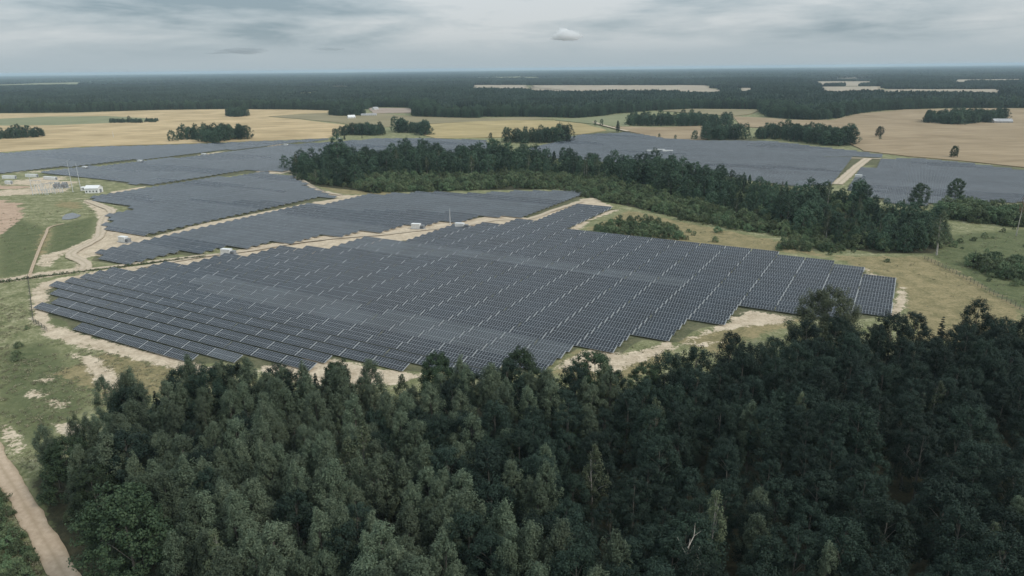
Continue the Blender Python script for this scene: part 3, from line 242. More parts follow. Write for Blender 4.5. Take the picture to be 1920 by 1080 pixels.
def sdist(P, poly):
    """signed distance, positive inside"""
    P = np.asarray(P, float); poly = np.asarray(poly, float)
    d = np.full(len(P), 1e9)
    for i in range(len(poly)):
        a, b = poly[i - 1], poly[i]
        ab = b - a
        t = np.clip(((P - a) @ ab) / (ab @ ab + 1e-9), 0, 1)
        d = np.minimum(d, np.hypot(*(P - a - t[:, None] * ab).T))
    return np.where(inside(P, poly), d, -d)

def ordn(n):
    return '%d%s' % (n, 'th' if 10 <= n % 100 <= 20 else {1: 'st', 2: 'nd', 3: 'rd'}.get(n % 10, 'th'))

ONES = 'zeroth first second third fourth fifth sixth seventh eighth ninth tenth eleventh twelfth thirteenth fourteenth fifteenth sixteenth seventeenth eighteenth nineteenth'.split()
TENS = ['', '', 'twenty', 'thirty', 'forty', 'fifty', 'sixty', 'seventy', 'eighty', 'ninety']
def ordw(n):
    if n < 20: return ONES[n]
    if n < 100: return TENS[n // 10][:-1] + 'ieth' if n % 10 == 0 else TENS[n // 10] + '-' + ONES[n % 10]
    return 'hundredth' if n == 100 else 'hundred-and-' + ordw(n - 100)
def vnoise(x, y, seed=0):
    """smooth value noise in 2D, about -1..1"""
    r = np.random.default_rng(seed).uniform(-1, 1, (64, 64))
    xi, yi = np.floor(x).astype(int), np.floor(y).astype(int)
    fx, fy = x - xi, y - yi
    fx = fx * fx * (3 - 2 * fx); fy = fy * fy * (3 - 2 * fy)
    g = lambda a, b: r[a % 64, b % 64]
    return (g(xi, yi) * (1 - fx) + g(xi + 1, yi) * fx) * (1 - fy) + (g(xi, yi + 1) * (1 - fx) + g(xi + 1, yi + 1) * fx) * fy

# ------------------------------------------------------------------ materials
def new_mat(name):
    m = bpy.data.materials.new(name)
    m.use_nodes = True
    add, link = nodes_of(m.node_tree)
    out = add('ShaderNodeOutputMaterial')
    return m, add, link, out

def simple(name, col, rough=0.6, var=0.12, scale=0.8, metallic=0.0, spec=0.4):
    m, add, link, out = new_mat(name)
    p = add('ShaderNodeBsdfPrincipled', i_Roughness=rough, i_Metallic=metallic)
    p.inputs['Specular IOR Level'].default_value = spec
    g = add('ShaderNodeNewGeometry')
    n = add('ShaderNodeTexNoise', i_Scale=scale, i_Detail=5.0, i_Roughness=0.65)
    link(g, 'Position', n, 'Vector')
    r = ramp(add, [(0.3, tuple(c * (1 - var * 1.6) for c in col)), (0.7, tuple(min(1, c * (1 + var)) for c in col))])
    link(n, 'Fac', r, 0)
    link(r, 0, p, 'Base Color')
    link(p, 0, out, 'Surface')
    return m

def foliage(name, c0, c1, trans=0.14, rough=0.55, spec=0.14, hue=0.014, objvar=0.35):
    m, add, link, out = new_mat(name)
    g = add('ShaderNodeNewGeometry')
    oi = add('ShaderNodeObjectInfo')
    r = ramp(add, [(0.0, c0), (1.0, c1)])
    link(g, 'Random Per Island', r, 0)
    hs = add('ShaderNodeHueSaturation')
    a = add('ShaderNodeMapRange')
    a.inputs['To Min'].default_value = 1 - objvar
    a.inputs['To Max'].default_value = 1 + objvar
    link(oi, 'Random', a, 'Value')
    link(a, 0, hs, 'Value')
    mul = add('ShaderNodeMath', operation='MULTIPLY', i_1=7.31)
    link(oi, 'Random', mul, 0)
    fr = add('ShaderNodeMath', operation='FRACT')
    link(mul, 0, fr, 0)
    b = add('ShaderNodeMapRange')
    b.inputs['To Min'].default_value = 0.5 - hue
    b.inputs['To Max'].default_value = 0.5 + hue * 0.6
    link(fr, 0, b, 'Value')
    link(b, 0, hs, 'Hue')
    link(r, 0, hs, 'Color')
    p = add('ShaderNodeBsdfPrincipled', i_Roughness=rough)
    p.inputs['Specular IOR Level'].default_value = spec
    link(hs, 0, p, 'Base Color')
    t = add('ShaderNodeBsdfTranslucent')
    link(hs, 0, t, 'Color')
    mx = add('ShaderNodeMixShader', i_0=trans)
    link(p, 0, mx, 1)
    link(t, 0, mx, 2)
    link(mx, 0, out, 'Surface')
    return m

M = {}
M['aspen'] = foliage('aspen leaves', (0.048, 0.070, 0.043), (0.130, 0.162, 0.102))
M['alder'] = foliage('alder leaves', (0.011, 0.024, 0.017), (0.036, 0.058, 0.040))  # dark species; its colour also carries the shade over the right side
M['oak'] = foliage('oak leaves', (0.022, 0.042, 0.022), (0.062, 0.092, 0.046))
M['birch'] = foliage('birch leaves', (0.055, 0.076, 0.042), (0.125, 0.145, 0.082))
M['conifer'] = foliage('spruce needles', (0.022, 0.034, 0.024), (0.048, 0.062, 0.040), trans=0.06)
M['willow'] = foliage('willow leaves', (0.055, 0.068, 0.038), (0.110, 0.122, 0.072))
M['shrub'] = foliage('shrub leaves', (0.068, 0.108, 0.056), (0.155, 0.20, 0.10), objvar=0.45, hue=0.04)
M['grove'] = foliage('grove leaves', (0.032, 0.066, 0.043), (0.080, 0.124, 0.074), objvar=0.45)
M['farwood'] = foliage('far canopy', (0.016, 0.030, 0.024), (0.040, 0.058, 0.043), objvar=0.35, trans=0.0, rough=0.9, spec=0.1)
M['weed'] = foliage('meadow weeds', (0.14, 0.155, 0.085), (0.36, 0.34, 0.22), objvar=0.3, hue=0.03)
M['bark'] = simple('grey bark', (0.17, 0.155, 0.13), 0.85, 0.3, 3.0)
M['birchbark'] = simple('pale bark', (0.40, 0.37, 0.33), 0.8, 0.3, 2.0)
M['deadwood'] = simple('bleached wood', (0.45, 0.40, 0.34), 0.85, 0.2, 2.0)
M['galv'] = simple('galvanised steel', (0.60, 0.61, 0.61), 0.45, 0.1, 0.5, spec=0.5)
M['rail'] = simple('weathered rail', (0.34, 0.35, 0.355), 0.6, 0.1, 0.5)
M['steel'] = simple('dull steel', (0.26, 0.27, 0.28), 0.5, 0.15, 1.0)
M['white'] = simple('white painted steel', (0.78, 0.78, 0.76), 0.5, 0.05, 0.4)
M['offwhite'] = simple('white render', (0.68, 0.67, 0.64), 0.7, 0.08, 0.3)
M['greybox'] = simple('grey enamel', (0.22, 0.235, 0.25), 0.5, 0.1, 0.8)
M['roofgrey'] = simple('grey sheet roof', (0.40, 0.40, 0.40), 0.6, 0.15, 0.3)
M['roofdark'] = simple('dark roof', (0.14, 0.14, 0.15), 0.7, 0.15, 0.4)
M['glass'] = simple('window glass', (0.03, 0.035, 0.04), 0.1, 0.1, 1.0, spec=0.6)
M['concrete'] = simple('concrete', (0.42, 0.41, 0.39), 0.8, 0.12, 0.7)
M['wire'] = simple('fence wire', (0.10, 0.10, 0.09), 0.7, 0.1, 0.7)
M['grey wood'] = simple('weathered boards', (0.33, 0.32, 0.30), 0.8, 0.2, 0.6)

def panel_mat(name, cell, rough, frame=(0.46, 0.49, 0.52)):
    m, add, link, out = new_mat(name)
    uv = add('ShaderNodeUVMap')
    s = add('ShaderNodeSeparateXYZ')
    link(uv, 0, s, 0)
    def edge(ch, w, half=False):
        f = add('ShaderNodeMath', operation='FRACT')
        link(s, ch, f, 0)
        a = add('ShaderNodeMath', operation='SUBTRACT', i_1=0.5)
        link(f, 0, a, 0)
        b = add('ShaderNodeMath', operation='ABSOLUTE')
        link(a, 0, b, 0)
        g = add('ShaderNodeMath', operation='LESS_THAN' if half else 'GREATER_THAN', i_1=w)
        link(b, 0, g, 0)
        return g
    ex, ey, em = edge('X', 0.474), edge('Y', 0.486), edge('Y', 0.004, True)
    m1 = add('ShaderNodeMath', operation='MAXIMUM')
    link(ex, 0, m1, 0); link(ey, 0, m1, 1)
    m2 = add('ShaderNodeMath', operation='MAXIMUM')
    link(m1, 0, m2, 0); link(em, 0, m2, 1)
    g = add('ShaderNodeNewGeometry')
    n = add('ShaderNodeTexNoise', i_Scale=0.05, i_Detail=3.0)
    link(g, 'Position', n, 'Vector')
    r = ramp(add, [(0.35, tuple(c * 0.75 for c in cell)), (0.65, tuple(c * 1.3 for c in cell))])
    link(n, 'Fac', r, 0)
    mx = add('ShaderNodeMixRGB')
    mx.inputs[2].default_value = (*frame, 1)
    link(m2, 0, mx, 0)
    link(r, 0, mx, 1)
    p = add('ShaderNodeBsdfPrincipled', i_Roughness=rough, i_IOR=1.52)
    p.inputs['Specular IOR Level'].default_value = 0.33      # anti-reflective glass
    link(mx, 0, p, 'Base Color')
    link(p, 0, out, 'Surface')
    return m
M['cell'] = panel_mat('solar cells', (0.011, 0.016, 0.022), 0.2)
M['cell_sheen'] = panel_mat('solar cells with painted sheen', (0.040, 0.047, 0.052), 0.28)  # paler base colour stands in for stronger sky reflection

def ground_mat():
    m, add, link, out = new_mat('meadow ground')
    g = add('ShaderNodeNewGeometry')
    def noise(scale, det=6.0, rough=0.6, dist=0.0):
        n = add('ShaderNodeTexNoise', i_Scale=scale, i_Detail=det, i_Roughness=rough, i_Distortion=dist)
        link(g, 'Position', n, 'Vector')
        return n
    nA, nB, nC, nD = noise(0.035), noise(0.16, 7.0, 0.65, 0.4), noise(0.9, 6.0, 0.7), noise(0.09, 5.0, 0.6, 0.6)
    gr = ramp(add, [(0.36, (0.090, 0.110, 0.048)), (0.47, (0.180, 0.186, 0.092)), (0.54, (0.26, 0.255, 0.14)), (0.62, (0.44, 0.405, 0.27))])
    mixf = add('ShaderNodeMath', operation='MULTIPLY_ADD', i_1=0.5)
    link(nB, 'Fac', mixf, 0)
    h = add('ShaderNodeMath', operation='MULTIPLY', i_1=0.5)
    link(nC, 'Fac', h, 0)
    link(h, 0, mixf, 2)
    link(mixf, 0, gr, 0)
    cur = gr
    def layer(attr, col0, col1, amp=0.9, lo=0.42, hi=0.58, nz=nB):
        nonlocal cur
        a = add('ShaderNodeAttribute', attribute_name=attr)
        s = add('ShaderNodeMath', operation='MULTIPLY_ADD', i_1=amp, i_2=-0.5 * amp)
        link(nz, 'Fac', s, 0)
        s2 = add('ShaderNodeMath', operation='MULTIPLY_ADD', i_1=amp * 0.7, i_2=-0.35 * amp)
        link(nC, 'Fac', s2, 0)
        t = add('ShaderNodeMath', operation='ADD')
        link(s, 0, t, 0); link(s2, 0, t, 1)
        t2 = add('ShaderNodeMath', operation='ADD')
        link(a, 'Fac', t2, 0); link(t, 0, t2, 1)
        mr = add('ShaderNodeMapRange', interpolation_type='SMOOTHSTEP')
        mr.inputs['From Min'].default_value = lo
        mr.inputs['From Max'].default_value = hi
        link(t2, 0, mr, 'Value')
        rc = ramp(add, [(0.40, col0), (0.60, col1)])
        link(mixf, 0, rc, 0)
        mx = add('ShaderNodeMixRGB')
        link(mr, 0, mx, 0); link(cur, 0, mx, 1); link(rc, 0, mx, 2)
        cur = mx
    layer('lush', (0.080, 0.100, 0.045), (0.16, 0.17, 0.085), 1.2)
    layer('dry', (0.165, 0.150, 0.075), (0.34, 0.275, 0.15), 0.9)
    layer('wood', (0.035, 0.036, 0.022), (0.075, 0.070, 0.040), 0.6)
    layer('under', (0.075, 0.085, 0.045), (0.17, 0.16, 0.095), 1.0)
    layer('sand', (0.39, 0.31, 0.215), (0.66, 0.55, 0.41), 1.3)
    layer('soil', (0.36, 0.25, 0.175), (0.53, 0.39, 0.285), 0.8)
    p = add('ShaderNodeBsdfPrincipled', i_Roughness=0.95)
    p.inputs['Specular IOR Level'].default_value = 0.1
    link(cur, 0, p, 'Base Color')
    bp = add('ShaderNodeBump', i_Strength=0.7, i_Distance=0.5)
    link(nC, 'Fac', bp, 'Height')
    link(bp, 0, p, 'Normal')
    link(p, 0, out, 'Surface')
    return m
M['ground'] = ground_mat()

def crop_mat(name, c0, c1, streak=0.5, ang=-29.0):
    m, add, link, out = new_mat(name)
    g = add('ShaderNodeNewGeometry')
    mp = add('ShaderNodeMapping')
    mp.inputs['Rotation'].default_value = (0, 0, R(ang))
    mp.inputs['Scale'].default_value = (0.25, 1.6, 1.0)
    link(g, 'Position', mp, 'Vector')
    n1 = add('ShaderNodeTexNoise', i_Scale=0.012, i_Detail=6.0, i_Roughness=0.6, i_Distortion=0.5)
    link(g, 'Position', n1, 'Vector')
    n2 = add('ShaderNodeTexNoise', i_Scale=0.05, i_Detail=5.0, i_Roughness=0.65)
    link(mp, 0, n2, 'Vector')
    a = add('ShaderNodeMixRGB', i_0=streak)
    link(n1, 'Fac', a, 1); link(n2, 'Fac', a, 2)
    r = ramp(add, [(0.36, c0), (0.62, c1)])
    link(a, 0, r, 0)
    # tramlines: pairs of wheel tracks every 24 m
    mp3 = add('ShaderNodeMapping')
    mp3.inputs['Rotation'].default_value = (0, 0, R(ang + 4))
    link(g, 'Position', mp3, 'Vector')
    sx = add('ShaderNodeSeparateXYZ')
    link(mp3, 0, sx, 0)
    d = add('ShaderNodeMath', operation='DIVIDE', i_1=24.0)
    link(sx, 'Y', d, 0)
    f = add('ShaderNodeMath', operation='FRACT')
    link(d, 0, f, 0)
    l = add('ShaderNodeMath', operation='LESS_THAN', i_1=0.06)
    link(f, 0, l, 0)
    s = add('ShaderNodeMath', operation='MULTIPLY', i_1=0.6)
    link(l, 0, s, 0)
    mx = add('ShaderNodeMixRGB', blend_type='MULTIPLY')
    mx.inputs[2].default_value = (0.72, 0.70, 0.62, 1)
    link(s, 0, mx, 0); link(r, 0, mx, 1)
    p = add('ShaderNodeBsdfPrincipled', i_Roughness=0.95)
    p.inputs['Specular IOR Level'].default_value = 0.1
    link(mx, 0, p, 'Base Color')
    link(p, 0, out, 'Surface')
    return m
M['wheat'] = crop_mat('ripe wheat', (0.32, 0.24, 0.13), (0.60, 0.455, 0.265))
M['wheat2'] = crop_mat('yellow wheat', (0.29, 0.235, 0.115), (0.47, 0.37, 0.195))
M['wheat3'] = crop_mat('tawny wheat', (0.235, 0.175, 0.105), (0.385, 0.295, 0.19))
M['farcrop'] = crop_mat('far stubble', (0.27, 0.225, 0.165), (0.44, 0.375, 0.285))
M['olive'] = crop_mat('mown meadow', (0.205, 0.180, 0.105), (0.30, 0.255, 0.155))
M['green'] = crop_mat('green crop', (0.175, 0.190, 0.105), (0.265, 0.265, 0.155))
M['pink'] = crop_mat('bare field', (0.30, 0.235, 0.19), (0.40, 0.32, 0.26))

def road_mat(name, c0, c1, mid):
    m, add, link, out = new_mat(name)
    uv = add('ShaderNodeUVMap')
    s = add('ShaderNodeSeparateXYZ')
    link(uv, 0, s, 0)
    g = add('ShaderNodeNewGeometry')
    n = add('ShaderNodeTexNoise', i_Scale=0.7, i_Detail=7.0, i_Roughness=0.65)
    link(g, 'Position', n, 'Vector')
    r = ramp(add, [(0.3, c0), (0.7, c1)])
    link(n, 'Fac', r, 0)
    # wheel ruts and a rougher crown between them
    a = add('ShaderNodeMath', operation='SUBTRACT', i_1=0.5)
    link(s, 'X', a, 0)
    b = add('ShaderNodeMath', operation='ABSOLUTE')
    link(a, 0, b, 0)
    n3 = add('ShaderNodeTexNoise', i_Scale=0.25, i_Detail=5.0)
    link(g, 'Position', n3, 'Vector')
    ad = add('ShaderNodeMath', operation='MULTIPLY_ADD', i_1=0.25, i_2=-0.125)
    link(n3, 'Fac', ad, 0)
    sm = add('ShaderNodeMath', operation='ADD')
    link(b, 0, sm, 0); link(ad, 0, sm, 1)
    cr = ramp(add, [(0.0, 0.75), (0.10, 0.25), (0.2, 0.0), (0.36, 0.1), (0.5, 0.9)])
    link(sm, 0, cr, 0)
    mx = add('ShaderNodeMixRGB')
    mx.inputs[2].default_value = (*mid, 1)
    ml = add('ShaderNodeMath', operation='MULTIPLY', i_1=0.85)
    link(cr, 0, ml, 0)
    link(ml, 0, mx, 0); link(r, 0, mx, 1)
    p = add('ShaderNodeBsdfPrincipled', i_Roughness=0.95)
    p.inputs['Specular IOR Level'].default_value = 0.1
    link(mx, 0, p, 'Base Color')
    bp = add('ShaderNodeBump', i_Strength=0.5, i_Distance=0.2)
    link(n, 'Fac', bp, 'Height')
    link(bp, 0, p, 'Normal')
    link(p, 0, out, 'Surface')
    return m
M['road'] = road_mat('dusty gravel', (0.40, 0.305, 0.215), (0.56, 0.44, 0.325), (0.33, 0.25, 0.165))
M['sandroad'] = road_mat('trampled sand', (0.42, 0.34, 0.25), (0.62, 0.52, 0.40), (0.36, 0.30, 0.20))

# ------------------------------------------------------------------ ground sheet
def axis(lo, hi, step, far, grow=1.35):
    a = list(np.arange(lo, hi + 1e-6, step))
    s, x = step, hi
    up = []
    while x < far:
        s *= grow
        x += s
        up.append(x)
    s, x = step, lo
    dn = []
    while x > -far:
        s *= grow
        x -= s
        dn.append(x)
    return np.array(dn[::-1] + a + up)
gx, gy = axis(-330, 300, 2.2, 42000), axis(70, 640, 2.2, 42000)
GX, GY = np.meshgrid(gx, gy)
P = np.stack([GX.ravel(), GY.ravel()], 1)
near = (np.abs(P[:, 0]) < 420) & (P[:, 1] > 20) & (P[:, 1] < 800)
Z = np.where(near, 0.10 * vnoise(P[:, 0] / 9, P[:, 1] / 9, 1) + 0.16 * vnoise(P[:, 0] / 31, P[:, 1] / 31, 2), 0.0)
def cover(polys, soft):
    v = np.zeros(len(P))
    idx = np.where((np.abs(P[:, 0]) < 900) & (P[:, 1] > 0) & (P[:, 1] < 1300))[0]
    Q = P[idx]
    for poly in polys:
        pa = np.asarray(poly)
        sel = np.where((Q[:, 0] > pa[:, 0].min() - 3 * soft) & (Q[:, 0] < pa[:, 0].max() + 3 * soft) & (Q[:, 1] > pa[:, 1].min() - 3 * soft) & (Q[:, 1] < pa[:, 1].max() + 3 * soft))[0]
        if len(sel):
            d = sdist(Q[sel], poly)
            v[idx[sel]] = np.maximum(v[idx[sel]], np.clip(0.5 + d / (2 * soft), 0, 1))
    return v
nx_, ny_ = len(gx), len(gy)
ii = np.arange(nx_ * ny_).reshape(ny_, nx_)
F = np.stack([ii[:-1, :-1].ravel(), ii[:-1, 1:].ravel(), ii[1:, 1:].ravel(), ii[1:, :-1].ravel()], 1)
gm = mesh('ground', np.column_stack([P, Z]), F, M['ground'], smooth=True)
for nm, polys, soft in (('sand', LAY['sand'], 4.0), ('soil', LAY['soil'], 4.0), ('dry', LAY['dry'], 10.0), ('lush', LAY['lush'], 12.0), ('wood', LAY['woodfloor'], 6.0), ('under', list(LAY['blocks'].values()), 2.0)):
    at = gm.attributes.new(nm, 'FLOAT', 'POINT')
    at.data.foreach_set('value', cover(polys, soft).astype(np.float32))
tag(obj('ground', gm), kind='structure')

def flat_poly(name, poly, z, mat, jag=0.0, seed=0, thick=0.0):
    """a sheet with its own outline, edges broken up a little"""
    pts = []
    r = np.random.default_rng(seed)
    n = len(poly)
    for i in range(n):
        a, b = np.array(poly[i]), np.array(poly[(i + 1) % n])
        k = max(1, int(np.linalg.norm(b - a) / 25))
        for t in range(k):
            p = a + (b - a) * t / k
            if jag:
                p = p + r.normal(0, jag, 2)
            pts.append(p)
    V = np.column_stack([np.array(pts), np.full(len(pts), z)])
    bm_v = V
    me = bpy.data.meshes.new(name)
    if thick:
        V2 = V.copy(); V2[:, 2] = z - thick
        m_ = len(V)
        faces = [list(range(m_))] + [[i, i + m_, (i + 1) % m_ + m_, (i + 1) % m_] for i in range(m_)]
        me.from_pydata([tuple(v) for v in np.vstack([V, V2])], [], faces)
    else:
        me.from_pydata([tuple(v) for v in bm_v], [], [list(range(len(V)))])
    me.materials.append(mat)
    import bmesh as _b
    bm = _b.new(); bm.from_mesh(me)
    _b.ops.triangulate(bm, faces=bm.faces[:])
    _b.ops.recalc_face_normals(bm, faces=bm.faces[:])
    bm.to_mesh(me); bm.free()
    return obj(name, me)
for k, (nm, lab, mt, poly) in enumerate(LAY['fields']):
    z = 0.45 + 0.12 * k
    tag(flat_poly(nm, poly, z, M[mt], 1.0, k, z + 0.3), kind='structure')
for k, poly in enumerate(LAY['farfields']):
    tag(flat_poly('wheat_field', poly, 2.0 + 0.1 * k, M['farcrop'], 12.0, 50 + k, 3.0), kind='structure')

def road(name, line, width, mat, z):
    line = np.asarray(line, float)
    # resample with smoothing
    seg = np.linalg.norm(np.diff(line, axis=0), axis=1)
    t = np.concatenate([[0], np.cumsum(seg)])
    def cr(tt):
        i = min(max(np.searchsorted(t, tt) - 1, 0), len(line) - 2)
        p0, p1, p2, p3 = line[max(i - 1, 0)], line[i], line[i + 1], line[min(i + 2, len(line) - 1)]
        u = (tt - t[i]) / (t[i + 1] - t[i])
        return 0.5 * ((2 * p1) + (-p0 + p2) * u + (2 * p0 - 5 * p1 + 4 * p2 - p3) * u * u + (-p0 + 3 * p1 - 3 * p2 + p3) * u ** 3)
    ss = np.arange(0, t[-1], max(0.7, width * 0.2))
    pts = np.array([cr(s) for s in ss])
    d = np.gradient(pts, axis=0)
    d /= np.linalg.norm(d, axis=1)[:, None] + 1e-9
    nn = np.stack([-d[:, 1], d[:, 0]], 1)
    r = np.random.default_rng(int(width * 100))
    fr = np.array([-0.5, -0.38, -0.22, -0.1, 0, 0.1, 0.22, 0.38, 0.5])
    V, uv = [], []
    zz = np.array([0.0, 0.03, -0.0, 0.05, 0.07, 0.05, -0.0, 0.03, 0.0])
    for k in range(len(pts)):
        for q, f in enumerate(fr):
            j = 0.085 * width * float(vnoise(np.array([ss[k] / 3.1 + 40 * (f > 0)]), np.array([ss[k] / 9.0]), 21)[0]) if abs(f) == 0.5 else 0
            p = pts[k] + nn[k] * (f * width + j)
            V.append([p[0], p[1], z + zz[q]])
            uv.append([f + 0.5, ss[k] / width])
    nf = len(fr)
    F = np.array([[k * nf + q, k * nf + q + 1, (k + 1) * nf + q + 1, (k + 1) * nf + q] for k in range(len(pts) - 1) for q in range(nf - 1)])
    F = F[:, ::-1]
    me = mesh(name, V, F, mat, smooth=True, uv=np.array(uv)[F.ravel()])
    return tag(obj(name, me), kind='structure')
for k, (nm, (ln, wd)) in enumerate(LAY['roads'].items()):
    road(nm, ln, wd, M['road'] if nm in ('dirt_road', 'footpath') else M['sandroad'], (0.30 if nm not in ('country_lane',) else 1.6) + 0.02 * k)

# pond
pm, add, link, out = new_mat('pond water')
p = add('ShaderNodeBsdfPrincipled', i_Roughness=0.06, i_IOR=1.33)
p.inputs['Base Color'].default_value = (0.03, 0.04, 0.045, 1)
wn = add('ShaderNodeTexNoise', i_Scale=0.6, i_Detail=3.0)
wb = add('ShaderNodeBump', i_Strength=0.08, i_Distance=0.1)
link(wn, 'Fac', wb, 'Height'); link(wb, 0, p, 'Normal')
link(p, 0, out, 'Surface')
tag(flat_poly('pond_water', LAY['pond'], 0.22, pm, 0.5, 3), kind='structure')

# ------------------------------------------------------------------ solar tables
A0 = R(-29.2)
U = np.array([math.cos(A0), math.sin(A0)])
Nn = np.array([-U[1], U[0]])
PITCH_U, PITCH_N = 14.05, 6.6
NCOL, MW, ML, GAP = 12, 1.113, 2.12, 0.022
TLEN = NCOL * (MW + GAP) - GAP
TILT = R(18)
LOW = 0.75
U0, N0 = -160.0 * 1.2933 + 0.15, 139.3

def tilt_pt(a, s, h=0.0, tilt=TILT):
    """a along row, s up the slope, h above the slope plane -> local (x,y,z)"""
    return np.stack([a, s * math.cos(tilt) - h * math.sin(tilt), LOW + s * math.sin(tilt) + h * math.cos(tilt)], -1)

def slab(x0, x1, s0, s1, h0, h1, tilt=TILT):
    b = box(x0, x1, s0, s1, h0, h1)
    return tilt_pt(b[:, 0], b[:, 1], b[:, 2], tilt)

TOPUV = np.array([[0, 0], [1, 0], [1, 1], [0, 1]], float)
def mod_mesh(name, mat):
    V = box(-MW / 2, MW / 2, -ML / 2, ML / 2, -0.02, 0.02)
    uv = np.full((6, 4, 2), 0.001)
    uv[1] = TOPUV
    return mesh(name, V, BOXF, [mat, M['galv']], [1, 0, 1, 1, 1, 1], uv=uv.reshape(-1, 2))
ME_MOD = [mod_mesh('solar_panel', M['cell']), mod_mesh('solar_panel', M['cell_sheen'])]

def row_mesh(mat, s0):
    V, F, mi, uv = [], [], [], []
    for c in range(NCOL):
        x0 = -TLEN / 2 + c * (MW + GAP)
        V.append(slab(x0, x0 + MW, s0, s0 + ML, -0.02, 0.02))
        F.append(BOXF + 8 * c)
        mi += [1, 0, 1, 1, 1, 1]
        q = np.full((6, 4, 2), 0.001); q[1] = TOPUV
        uv.append(q.reshape(-1, 2))
    return mesh('panel_row', np.concatenate(V), np.concatenate(F), [mat, M['galv']], mi, uv=np.concatenate(uv))
S_LO, S_HI = 0.0, ML + GAP
ME_ROW = [[row_mesh(M['cell'], S_LO), row_mesh(M['cell'], S_HI)], [row_mesh(M['cell_sheen'], S_LO), row_mesh(M['cell_sheen'], S_HI)]]

def frame_mesh():
    b = MB()
    for s in (0.45, 1.65, 2.6, 3.8):                       # purlins
        b.quads(slab(-TLEN / 2, TLEN / 2, s - 0.03, s + 0.03, -0.11, -0.03), BOXF)
    for x in (-5.6, -2.8, 0, 2.8, 5.6):                     # rafters
        b.quads(slab(x - 0.04, x + 0.04, 0.2, 4.05, -0.20, -0.112), BOXF)
    return b.mesh('rail_frame', M['galv'])
ME_FRAME = frame_mesh()
def post_mesh(s):
    p = tilt_pt(np.array([0.]), np.array([s]), np.array([-0.2]))[0]
    return MB().box(-0.05, 0.05, p[1] - 0.05, p[1] + 0.05, -0.6, p[2]).mesh('post', M['steel'])
ME_POST = [post_mesh(0.9), post_mesh(3.3)]
ME_END = MB().quads(slab(TLEN / 2 + 0.08, TLEN / 2 + 0.34, 0.0, 2 * ML + GAP, -0.03, 0.025), BOXF).mesh('end_rail', M['rail'])

def row_n(k):
    """the first rows stand a little further apart than the rest"""
    return N0 + np.where(k <= 6, k * 7.2, 6 * 7.2 + (k - 6) * 6.6)
def fill(poly):
    """table centres (u, n, row, column) whose middle lies in the block"""
    pa = np.asarray(poly)
    un = np.stack([pa @ U, pa @ Nn], 1)
    rows = np.arange(-2, math.ceil((un[:, 1].max() - N0) / PITCH_N) + 2)
    cols = np.arange(math.floor((un[:, 0].min() - U0) / PITCH_U) - 1, math.ceil((un[:, 0].max() - U0) / PITCH_U) + 1)
    RR, CC = np.meshgrid(rows, cols, indexing='ij')
    u = U0 + (CC.ravel() + 0.5) * PITCH_U + RR.ravel() * 0.05
    n = row_n(RR.ravel())
    ctr = u[:, None] * U + n[:, None] * Nn + Nn * 1.6
    k = inside(ctr, poly)
    for line, clear in LAY['seams']:
        dm = np.full(len(u), 1e9)
        for du in (-0.5, -0.25, 0.0, 0.25, 0.5):
            q = u[:, None] * U + n[:, None] * Nn + U * du * TLEN + Nn * 2.0
            for a, b in zip(np.array(line[:-1]), np.array(line[1:])):
                ab = b - a
                tt = np.clip(((q - a) @ ab) / (ab @ ab), 0, 1)
                dm = np.minimum(dm, np.hypot(*(q - a - tt[:, None] * ab).T))
        k &= dm > clear
    return u[k], n[k], RR.ravel()[k], CC.ravel()[k]

def sheen_band(u, n, row, cut=0.42):  # picks tables whose brighter sky reflection is painted as paler cells
    v = vnoise(n / 26.0 + 3.3, u / 150.0 + 0.7, 11) + 0.25 * vnoise(n / 7.15 + 0.5, u / 90.0, 12)
    return v > cut

def table_tilt(u, n):
    return TILT + R(1.3) * vnoise(n / 33.0, u / 110.0, 13) + R(0.35) * vnoise(n / 7.15, u / 14.0, 14)

def proj(x, y, z):
    cp, sp = math.cos(R(17.55)), math.sin(R(17.55))
    fw = y * cp - (z - CAM_H) * sp
    up = y * sp + (z - CAM_H) * cp
    return x / fw, up / fw, fw
tabs = []
for bk, poly in LAY['blocks'].items():
    u, n, rr, cc = fill(poly)
    for a in range(len(u)):
        c = u[a] * U + n[a] * Nn
        tabs.append((bk, u[a], n[a], int(rr[a]), int(cc[a]), c[0], c[1]))
def apparent(t):
    X, Y, D_ = proj(t[5], t[6], 1.5)
    return D_ if abs(X) < 0.78 and D_ > 0 else 1e9 + D_
order = sorted([t for t in tabs if t[0] == 'A'], key=apparent)
NEAR = order[:300]
near_ids = {(t[3], t[4]) for t in NEAR}
PIECES = {(t[3], t[4]) for t in order[:90]}
rows_sorted = sorted({t[3] for t in NEAR})
lab_row = {}
for r_ in rows_sorted:
    for k, t in enumerate(sorted([t for t in NEAR if t[3] == r_], key=lambda t: t[1])):
        lab_row[(t[3], t[4])] = (rows_sorted.index(r_) + 1, k + 1)
